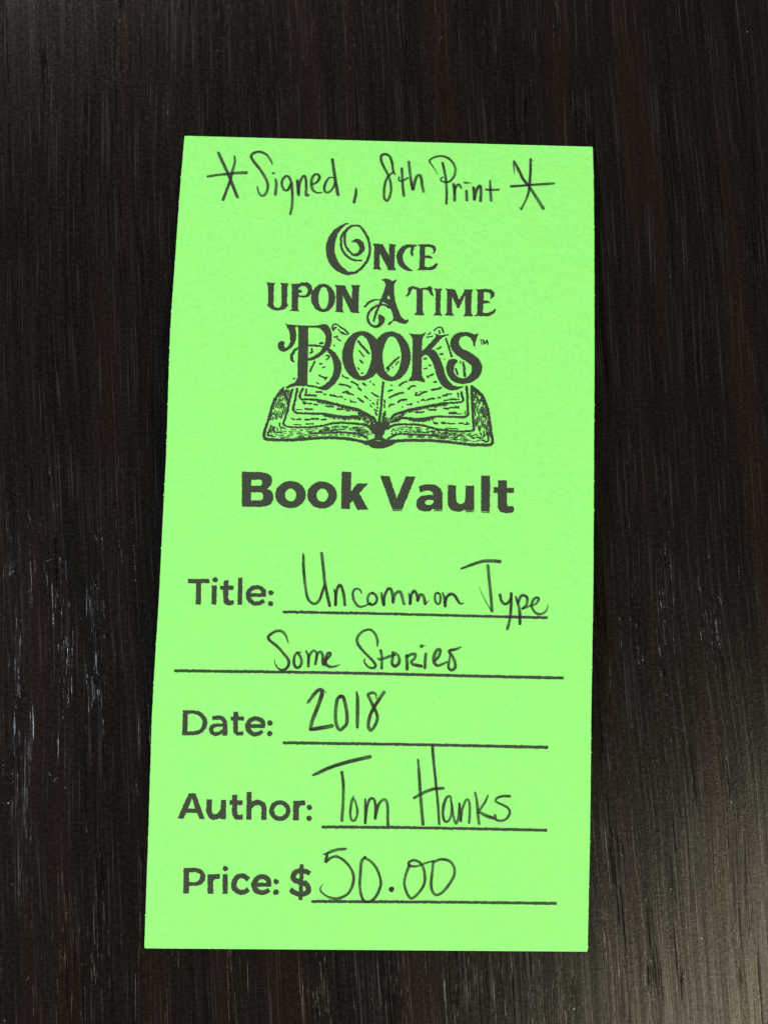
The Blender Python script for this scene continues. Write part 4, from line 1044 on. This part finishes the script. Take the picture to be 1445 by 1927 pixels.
s/1828,1799,26,1837,1721,30,1795,1686,21,1684,1678,17
s/1897,1775,26,1907,1620,30,1822,1621,21
s/1746,1849,26,1751,1797,26
s/1768,1763,31,1786,1729,31
s/1681,2545,16,1730,2509,17,1758,2469,14,1793,2424,24,1814,2378,21
s/1841,2292,13,1859,2243,24,1868,2189,20,1884,2138,16,1885,2079,11
s/1897,1995,23,1910,1941,15,1919,1893,25
s/1927,1860,14,1932,1804,19,1936,1752,24,1948,1703,13
s/1683,2549,22,1713,2513,17
s/1748,2475,22,1767,2424,11,1784,2379,25,1809,2328,23,1826,2276,14
s/1833,2229,15,1843,2177,13,1855,2123,24,1866,2066,14,1870,2009,23
s/1882,1960,10,1892,1904,17,1890,1859,21,1907,1805,15,1914,1752,18
s/1692,2537,22,1720,2494,13,1738,2456,14
s/1763,2380,18,1778,2336,12
s/1799,2288,12,1812,2236,11,1817,2180,24,1827,2129,22
s/1826,2111,22,1838,2054,13,1846,2000,11,1849,1955,12
s/1854,1923,24,1863,1874,19,1872,1822,17,1875,1769,18,1883,1724,20
s/1670,2553,11,1685,2521,22,1711,2481,12,1728,2439,12
s/1746,2367,19,1757,2312,20
s/1781,2240,20,1783,2197,25,1794,2148,24,1806,2100,24,1807,2042,17
s/1811,1998,22,1820,1951,21,1822,1899,20,1836,1846,20
s/1676,2522,13,1693,2481,13
s/1716,2415,16,1720,2369,18,1730,2323,16,1744,2273,15
s/1755,2204,14,1759,2154,12,1769,2113,17
s/1770,2067,24,1773,2019,21,1783,1972,21,1793,1924,21,1793,1868,19
s/1643,2587,22,1660,2543,17,1667,2509,18
s/1679,2480,13,1688,2445,17,1693,2396,15,1695,2350,11,1703,2311,23
s/1720,2260,20,1722,2215,11,1731,2175,14
s/1733,2155,22,1733,2099,19,1741,2058,18,1742,2017,18,1750,1964,17
s/1755,1901,15,1759,1849,23,1763,1807,11
s/1653,2533,14,1659,2489,16,1669,2446,13,1663,2407,20
s/1682,2313,10,1682,2277,24,1687,2227,15,1692,2189,19,1703,2137,18
s/1708,2051,21,1710,2012,20,1710,1971,22,1719,1927,21
s/1723,1907,17,1729,1855,18
s/1629,2595,16,1638,2556,12,1632,2514,21
s/1642,2471,16,1641,2435,24,1646,2393,13,1649,2346,22
s/1651,2309,14,1657,2260,18,1661,2217,24
s/1663,2203,15,1660,2154,15,1667,2114,21,1668,2073,19
s/1678,2011,21,1675,1965,24,1684,1932,21,1688,1883,15
s/463,1648,10,509,1651,15,545,1645,9
s/630,1652,15,669,1655,9,713,1654,18,762,1656,16
s/825,1654,9,860,1651,16,905,1650,10
s/973,1648,15,1007,1649,13,1050,1649,19,1098,1642,16,1142,1640,13
s/1227,1628,10,1267,1626,12,1308,1625,16,1349,1617,9
s/1452,1605,9,1496,1609,14,1536,1612,13
s/1598,1610,9,1639,1603,9,1691,1610,9,1727,1610,9
s/1851,1614,16,1901,1616,13
s/479,1678,18,522,1675,19,566,1680,14
s/647,1676,19,690,1678,17,730,1681,15,768,1681,13
s/848,1680,19,894,1678,14,938,1674,13,977,1674,16,1017,1667,12
s/1059,1667,9,1096,1664,17,1144,1657,17,1186,1659,10,1219,1648,10
s/1281,1639,10,1323,1638,16,1361,1635,15,1408,1632,17,1452,1625,12
s/1468,1634,15,1510,1627,18,1554,1627,12,1595,1628,10
s/1713,1628,15,1760,1632,9,1804,1631,16,1841,1637,17
s/435,1710,9,480,1711,11,523,1709,19
s/559,1708,17,599,1712,13,641,1704,15
s/659,1709,18,703,1710,10,743,1710,11,778,1706,15,825,1707,14
s/836,1707,15,877,1705,15,922,1707,17
s/938,1703,11,975,1701,12,1020,1694,20,1056,1695,19,1098,1688,12
s/1120,1690,12,1161,1680,11,1198,1680,13
s/1234,1668,20,1274,1662,18,1314,1664,18,1353,1655,12
s/1418,1660,10,1457,1658,9,1499,1650,10,1541,1650,9
s/1614,1661,12,1663,1661,17
s/1736,1662,9,1779,1658,9,1819,1665,17
s/464,1743,15,494,1741,17,540,1749,16
s/580,1747,17,612,1744,15,656,1741,10,687,1737,16
s/788,1745,10,828,1738,13,860,1741,9
s/904,1735,14,938,1727,18,986,1722,15,1022,1724,15
s/1063,1718,10,1101,1712,10,1138,1706,15,1177,1705,11,1212,1700,16
s/1286,1693,10,1328,1682,17,1370,1683,17
s/1423,1678,11,1464,1681,9,1503,1678,18
s/1584,1688,19,1620,1681,13,1658,1682,10
s/1700,1691,15,1735,1691,18,1772,1687,13
s/435,1784,9,475,1783,10,518,1779,16,548,1780,9,585,1769,14
s/622,1771,12,661,1772,16,701,1770,10
s/810,1762,19,853,1765,13,893,1759,16,927,1756,16,961,1752,11
s/1000,1744,9,1044,1742,16,1073,1736,17,1111,1735,13
s/1128,1730,16,1165,1724,15
s/1210,1714,15,1242,1716,16,1278,1710,12,1325,1708,12
s/1353,1705,12,1393,1704,15,1434,1710,17,1473,1699,19
s/1544,1709,17,1588,1709,17,1625,1713,15,1663,1717,9
s/1698,1710,9,1729,1719,13
s/495,1811,15,531,1809,12
s/624,1799,15,661,1798,15,692,1794,9,727,1793,9
s/786,1795,14,823,1793,15
s/896,1780,17,931,1778,17,963,1766,19
s/1008,1770,15,1042,1759,11
s/1095,1751,15,1131,1748,13,1170,1745,9,1206,1734,16,1244,1730,9
s/1290,1727,15,1333,1728,10,1367,1725,9
s/1387,1727,14,1423,1723,20
s/1514,1728,9,1556,1735,15,1589,1736,12
s/1656,1737,13,1701,1737,19
s/435,1836,17,470,1831,12,509,1829,15,548,1825,18
s/596,1823,20,629,1828,15,674,1827,18,707,1820,9
s/812,1816,18,850,1813,15
s/958,1788,18,984,1788,10,1026,1785,18
s/1131,1759,18,1167,1756,15,1200,1759,10
s/1233,1753,11,1267,1747,16,1309,1745,14,1346,1752,14
s/1410,1740,9,1451,1749,9,1490,1746,15
s/1573,1750,15,1610,1759,9
s/218,1661,9,234,1670,16
s/273,1688,12,291,1694,15,315,1705,16,342,1706,16
s/353,1705,9,374,1703,14
s/410,1710,14,435,1707,9
s/186,1667,9,202,1679,11,224,1701,13
s/251,1712,15,270,1729,16
s/314,1741,14,339,1744,17
s/350,1744,15,377,1739,9
s/404,1749,15,432,1754,15,463,1755,11
s/172,1689,12,196,1714,18
s/239,1759,15,260,1765,10,297,1776,11,324,1776,10
s/340,1782,13,370,1783,13,394,1782,15
s/177,1739,9,192,1761,17,214,1788,18,243,1799,10
s/286,1807,12,320,1816,11,359,1817,15,390,1831,14
s/409,1825,10,438,1838,15
s/384,2109,17,385,2064,9
s/395,2112,17,397,2064,9
s/417,2117,17,418,2073,9
s/418,2120,17,420,2063,9
s/436,2124,17,437,2108,9
s/446,2128,17,447,2092,9
s/456,2132,17,456,2115,9
s/467,2135,17,467,2115,9
s/483,2139,17,484,2093,9
s/486,2143,17,487,2101,9
s/503,2147,17,505,2091,9
s/515,2151,17,516,2134,9
s/522,2154,17,523,2130,9
s/533,2157,17,534,2103,9
s/550,2160,17,550,2121,9
s/567,2163,17,568,2116,9
s/567,2165,17,568,2149,9
s/589,2168,17,589,2151,9
s/597,2171,17,598,2139,9
s/615,2174,17,616,2118,9
s/621,2176,17,622,2121,9
s/629,2179,17,629,2158,9
s/639,2182,17,640,2149,9
s/652,2185,17,652,2165,9
s/667,2188,17,668,2135,9
s/684,2190,17,685,2164,9
s/689,2193,17,689,2153,9
s/700,2196,17,700,2157,9
s/719,2199,17,720,2173,9
s/723,2201,17,723,2185,9
s/743,2204,17,744,2162,9
s/750,2207,17,751,2177,9
s/759,2210,17,760,2187,9
s/767,2212,17,768,2191,9
s/783,2215,17,784,2176,9
s/793,2218,17,794,2167,9
s/805,2221,17,805,2198,9
s/821,2223,17,822,2181,9
s/830,2226,17,831,2174,9
s/844,2229,17,844,2208,9
s/859,2232,17,860,2213,9
s/871,2234,17,872,2217,9
s/877,2237,17,877,2203,9
s/896,2240,17,897,2208,9
s/904,2243,17,904,2218,9
s/921,2245,17,922,2218,9
s/930,2248,17,931,2193,9
s/940,2251,17,941,2207,9
s/945,2254,17,945,2224,9
s/965,2257,17,967,2200,9
s/973,2259,17,974,2201,9
s/985,2262,17,986,2226,9
s/993,2265,17,994,2222,9
s/1009,2268,17,1010,2227,9
s/1023,2270,17,1024,2225,9
s/1036,2273,17,1037,2238,9
s/1051,2274,17,1051,2256,9
s/1053,2276,17,1054,2224,9
s/1073,2278,17,1074,2248,9
s/1077,2280,17,1077,2259,9
s/1089,2281,17,1090,2232,9
s/1110,2284,17,1111,2227,9
s/1113,2286,17,1114,2232,9
s/1129,2288,17,1130,2236,9
s/1138,2289,17,1138,2246,9
s/1158,2291,17,1159,2244,9
s/480,1990,17,481,1966,9
s/487,1989,17,488,1954,9
s/496,1988,17,496,1969,9
s/499,1988,17,500,1945,9
s/515,1988,17,515,1952,9
s/528,1988,17,528,1954,9
s/539,1987,17,539,1967,9
s/548,1987,17,549,1941,9
s/549,1986,17,550,1940,9
s/566,1985,17,567,1924,9
s/573,1986,17,574,1924,9
s/578,1985,17,579,1949,9
s/594,1984,17,595,1943,9
s/605,1984,17,605,1945,9
s/617,1983,17,618,1930,9
s/617,1982,17,618,1939,9
s/628,1982,17,629,1948,9
s/638,1982,17,639,1961,9
s/650,1982,17,651,1930,9
s/665,1983,17,667,1926,9
s/671,1985,17,672,1939,9
s/683,1986,17,685,1931,9
s/691,1987,17,692,1966,9
s/699,1988,17,700,1950,9
s/714,1990,17,715,1929,9
s/719,1991,17,720,1960,9
s/730,1992,17,732,1936,9
s/738,1993,17,739,1932,9
s/749,1995,17,750,1960,9
s/754,1996,17,756,1934,9
s/766,1997,17,767,1940,9
s/770,1998,17,771,1953,9
s/780,2000,17,781,1945,9
s/797,2003,17,798,1975,9
s/801,2005,17,803,1942,9
s/820,2008,17,821,1965,9
s/830,2010,17,831,1972,9
s/840,2012,17,841,1949,9
s/848,2015,17,849,1962,9
s/849,2016,17,849,1996,9
s/856,2018,17,857,1963,9
s/878,2021,17,879,1998,9
s/876,2022,17,876,2001,9
s/886,2025,17,887,1974,9
s/899,2027,17,900,1991,9
s/911,2029,17,913,1967,9
s/918,2031,17,919,2012,9
s/932,2034,17,932,2010,9
s/934,2036,17,935,1999,9
s/941,2038,17,942,2000,9
s/1398,2043,12,1398,2009,6
s/1405,2043,12,1406,2026,6
s/1412,2044,12,1412,2030,6
s/1422,2045,12,1422,2029,6
s/1429,2045,12,1429,2023,6
s/1423,2046,12,1424,2032,6
s/1438,2046,12,1438,2029,6
s/1437,2046,12,1438,2015,6
s/1444,2047,12,1444,2013,6
s/1453,2047,12,1453,2021,6
s/1464,2048,12,1464,2025,6
s/1467,2049,12,1467,2024,6
s/1473,2049,12,1473,2027,6
s/1483,2049,12,1484,2029,6
s/1497,2050,12,1497,2036,6
s/1505,2051,12,1505,2040,6
s/206,1961,18,225,1973,11,248,1997,13,270,2011,18
s/291,2021,16,317,2039,13
s/344,2059,13,364,2071,9,384,2083,10
s/175,1923,14,202,1948,10
s/224,1960,11,251,1979,12,268,1990,19
s/304,2011,9,331,2033,20,349,2043,19,373,2066,16
s/204,1930,17,223,1941,17,245,1960,17,274,1971,9
s/294,1987,20,316,2011,18,336,2019,9
s/360,2034,12,392,2051,19'''


def cr(p0, p1, p2, p3, t):
    return 0.5 * ((2 * p1) + (p2 - p0) * t + (2 * p0 - 5 * p1 + 4 * p2 - p3) * t * t +
                  (3 * p1 - p0 - 3 * p2 + p3) * t * t * t)


def spline(P, step):                          # open Catmull-Rom through (x, y, w)
    P = [tuple(p) for p in P]
    Q = []
    for p in P:
        if not Q or math.dist(p[:2], Q[-1][:2]) > 1e-4:
            Q.append(p)
    P = Q
    if len(P) == 1:
        P.append((P[0][0] + 0.01, P[0][1], P[0][2]))
    E = [tuple(2 * a - b for a, b in zip(P[0], P[1]))] + P + [tuple(2 * a - b for a, b in zip(P[-1], P[-2]))]
    out = []
    for i in range(1, len(E) - 2):
        n = max(1, int(math.dist(E[i][:2], E[i + 1][:2]) / step))
        for k in range(n):
            t = k / n
            q = [cr(E[i - 1][a], E[i][a], E[i + 1][a], E[i + 2][a], t) for a in (0, 1)]
            q.append(E[i][2] + (E[i + 1][2] - E[i][2]) * t)
            out.append(q)
    out.append(list(P[-1]))
    return out


def ring(P, step):                            # closed outline, smooth except at corners
    n = len(P)
    out = []
    for i in range(n):
        p1, p2 = P[i], P[(i + 1) % n]
        p0 = P[i - 1] if not p1[2] else tuple(2 * a - b for a, b in zip(p1, p2))
        p3 = P[(i + 2) % n] if not p2[2] else tuple(2 * b - a for a, b in zip(p1, p2))
        L = math.dist(p1[:2], p2[:2])
        k = max(1, int(L / step))
        for j in range(k):
            t = j / k
            out.append([cr(p0[a], p1[a], p2[a], p3[a], t) for a in (0, 1)])
    return out


from mathutils.geometry import tessellate_polygon


class Ink:
    def __init__(self, kind, base):
        self.v, self.f, self.uv, self.kind, self.z = [], [], [], kind, base
        self.r = random.Random(3)
        self.lift = 0.0015

    def add(self, x, y, dz, uv=(0, 0)):
        self.v.append((x * MM, y * MM, (surf(y) + dz) * MM))
        self.uv.append(uv)
        return len(self.v) - 1

    def stroke(self, P, rnd):
        pen = self.kind == 'pen'
        S = spline(P, 0.16 if pen else 0.13)
        n = len(S)
        s = 0.0
        prev = None
        jit = 0.012 if pen else 0.042
        L0 = self.r.uniform(0, 50)
        rows = []
        for i, (x, y, w) in enumerate(S):
            a, b = S[max(0, i - 1)], S[min(n - 1, i + 1)]
            dx, dy = b[0] - a[0], b[1] - a[1]
            d = math.hypot(dx, dy) or 1
            nx, ny = -dy / d, dx / d
            if i:
                s += math.dist((x, y), S[i - 1][:2])
            if not pen:
                w += 0.04
            h = max(w, 0.03) / 2
            j1, j2 = self.r.gauss(0, jit), self.r.gauss(0, jit)
            if not pen and w < 0.2:
                j1 *= 0.6; j2 *= 0.6
            dz = self.z + 0.006 * i / n
            rows.append((self.add(x + nx * (h + j1), y + ny * (h + j1), dz, (L0 + s, 1)),
                         self.add(x, y, dz, (L0 + s, 0)),
                         self.add(x - nx * (h + j2), y - ny * (h + j2), dz, (L0 + s, -1))))
        for a, b in zip(rows, rows[1:]):
            self.f.append((a[0], a[1], b[1], b[0]))
            self.f.append((a[1], a[2], b[2], b[1]))
        if rnd:
            for end in (0, n - 1):
                x, y, w = S[end]
                o = S[1] if end == 0 else S[n - 2]
                dx, dy = x - o[0], y - o[1]
                d = math.hypot(dx, dy) or 1
                dx, dy = dx / d, dy / d
                h = max(w, 0.03) / 2
                row = rows[0] if end == 0 else rows[-1]
                sgn = 1 if (end != 0) else -1
                prevv = row[0]
                dz = self.z + 0.006 * end / n
                # half disc from the row[0] side round to row[2]
                for k in range(1, 6):
                    a = math.pi * k / 6
                    ux = -dy * sgn * math.cos(a) + dx * math.sin(a)
                    uy = dx * sgn * math.cos(a) + dy * math.sin(a)
                    vv = self.add(x + ux * h, y + uy * h, dz, (L0 + (s if end else 0), 1))
                    self.f.append((row[1], prevv, vv))
                    prevv = vv
                self.f.append((row[1], prevv, row[2]))
        self.z += self.lift

    def shape(self, rings):
        R = []
        for k, r in enumerate(rings):
            q = ring(r, 0.15)
            q = [(x + self.r.gauss(0, 0.034), y + self.r.gauss(0, 0.034)) for x, y in q]
            R.append(q)
        flat = [p for q in R for p in q]
        tris = tessellate_polygon([[Vector((x, y, 0)) for x, y in q] for q in R])
        base = len(self.v)
        for x, y in flat:
            self.add(x, y, self.z, (x, 1))
        self.f += [tuple(base + i for i in t) for t in tris]
        self.z += self.lift

    def build(self, name, label, parent):
        me = bpy.data.meshes.new(name)
        me.from_pydata(self.v, [], self.f)
        uvl = me.uv_layers.new(name='stroke')
        for lp in me.loops:
            uvl.data[lp.index].uv = self.uv[lp.vertex_index]
        me.update()
        bm = bmesh.new(); bm.from_mesh(me)
        for f in bm.faces:
            f.normal_update()
            if f.normal.z < 0:
                f.normal_flip()
        bm.to_mesh(me); bm.free()
        o = link(name, me, M_INK if self.kind == 'pen' else M_TONER, parent)
        o['label'] = label
        return o


marks = []
cur = None
for line in DATA.split('\n'):
    if line.startswith('#'):
        cur = (line[1:].split('|'), [])
        marks.append(cur)
    elif line:
        cur[1].append(line)
drawn = {}
for (name, label, kind), items in marks:
    ink = Ink(kind, 0.046 if kind == 'pen' else (0.028 if name != 'page_marks' else 0.024))
    ink.lift = min(0.0015, 0.016 / len(items))
    for it in items:
        parts = it.split('/')
        rings = [[float(a) for a in p.split(',')] for p in parts[1:]]
        if parts[0] in 'sb':
            v = rings[0]
            ink.stroke([(v[i] / 100, v[i + 1] / 100, v[i + 2] / 100) for i in range(0, len(v), 3)], parts[0] == 's')
        else:
            ink.shape([[(v[i] / 100, v[i + 1] / 100, v[i + 2]) for i in range(0, len(v), 3)] for v in rings])
    drawn[name] = ink.build(name, label, card)
drawn['page_marks'].parent = drawn['book_drawing']

# ------------------------------------------------------------------ specks of dust on the table
DUST = [(-64.48, -9.1, 0.35, 0), (-58.8, -7.17, 0.9, 1), (-41.05, 76.24, 1.0, 1), (-57.41, 3.01, 0.22, 0), (-51.98, -17.03, 0.3, 1), (52.7, -61.6, 0.4, 0), (57.99, -69.75, 0.55, 0), (66.0, -73.1, 0.45, 0), (53.04, -71.79, 0.3, 0), (54.79, -76.2, 0.3, 0), (35.73, -81.84, 0.5, 0), (-54.6, -44.64, 1.1, 1), (-55.71, -44.39, 0.8, 1), (-62.85, -49.13, 0.45, 0), (-58.07, -78.39, 0.7, 1), (-61.55, -62.75, 0.4, 1), (-62.65, -17.75, 0.2, 0), (-42.88, -10.15, 0.25, 0), (-49.86, -11.18, 0.22, 0), (61.17, -58.48, 0.3, 0), (44.08, -56.07, 0.3, 0), (50.61, -78.29, 0.3, 0), (61.03, -52.14, 0.25, 0), (67.83, 97.04, 0.3, 0), (-32.71, 89.28, 0.2, 0), (9.4, 93.61, 0.2, 0), (52.85, 48.56, 0.2, 0), (-53.41, -46.16, 0.5, 1), (-61.25, -85.1, 0.3, 0), (0.93, -80.76, 0.2, 0), (45.04, -73.07, 0.3, 0), (63.71, -68.32, 0.3, 0), (56.24, -65.76, 0.22, 0)]
bm = bmesh.new()
rd = random.Random(4)
for x, y, s, k in DUST:
    if k == 0:                                # crumb
        r = bmesh.ops.create_icosphere(bm, subdivisions=1, radius=s * MM * 0.36)
        for v in r['verts']:
            v.co = Vector((v.co.x * rd.uniform(0.8, 1.3), v.co.y * rd.uniform(0.8, 1.3), v.co.z * rd.uniform(0.4, 0.7)))
            v.co += Vector((x * MM, y * MM, TABLE_Z + s * 0.2 * MM))
    else:                                     # lint fibre
        a = rd.uniform(0, 6.28)
        pts = []
        for i in range(6):
            a += rd.uniform(-0.7, 0.7)
            q = (x, y) if not pts else (pts[-1][0] + math.cos(a) * s / 5, pts[-1][1] + math.sin(a) * s / 5)
            pts.append(q)
        prev = None
        for i, q in enumerate(pts):
            w = 0.035
            c = Vector((q[0] * MM, q[1] * MM, TABLE_Z + (0.06 + 0.05 * math.sin(i)) * MM))
            rw = [bm.verts.new(c + Vector(d) * MM * w) for d in ((1, 0, 0), (-0.5, 0.8, 0), (-0.5, -0.4, 0.7))]
            if prev:
                for j in range(3):
                    bm.faces.new((prev[j], prev[(j + 1) % 3], rw[(j + 1) % 3], rw[j]))
            prev = rw
me = bpy.data.meshes.new('dust_specks')
bm.to_mesh(me); bm.free()
dust = link('dust_specks', me, M_DUST)
dust['kind'] = 'stuff'
dust['label'] = 'pale specks and lint scattered on the dark tabletop'
dust['category'] = 'dust'
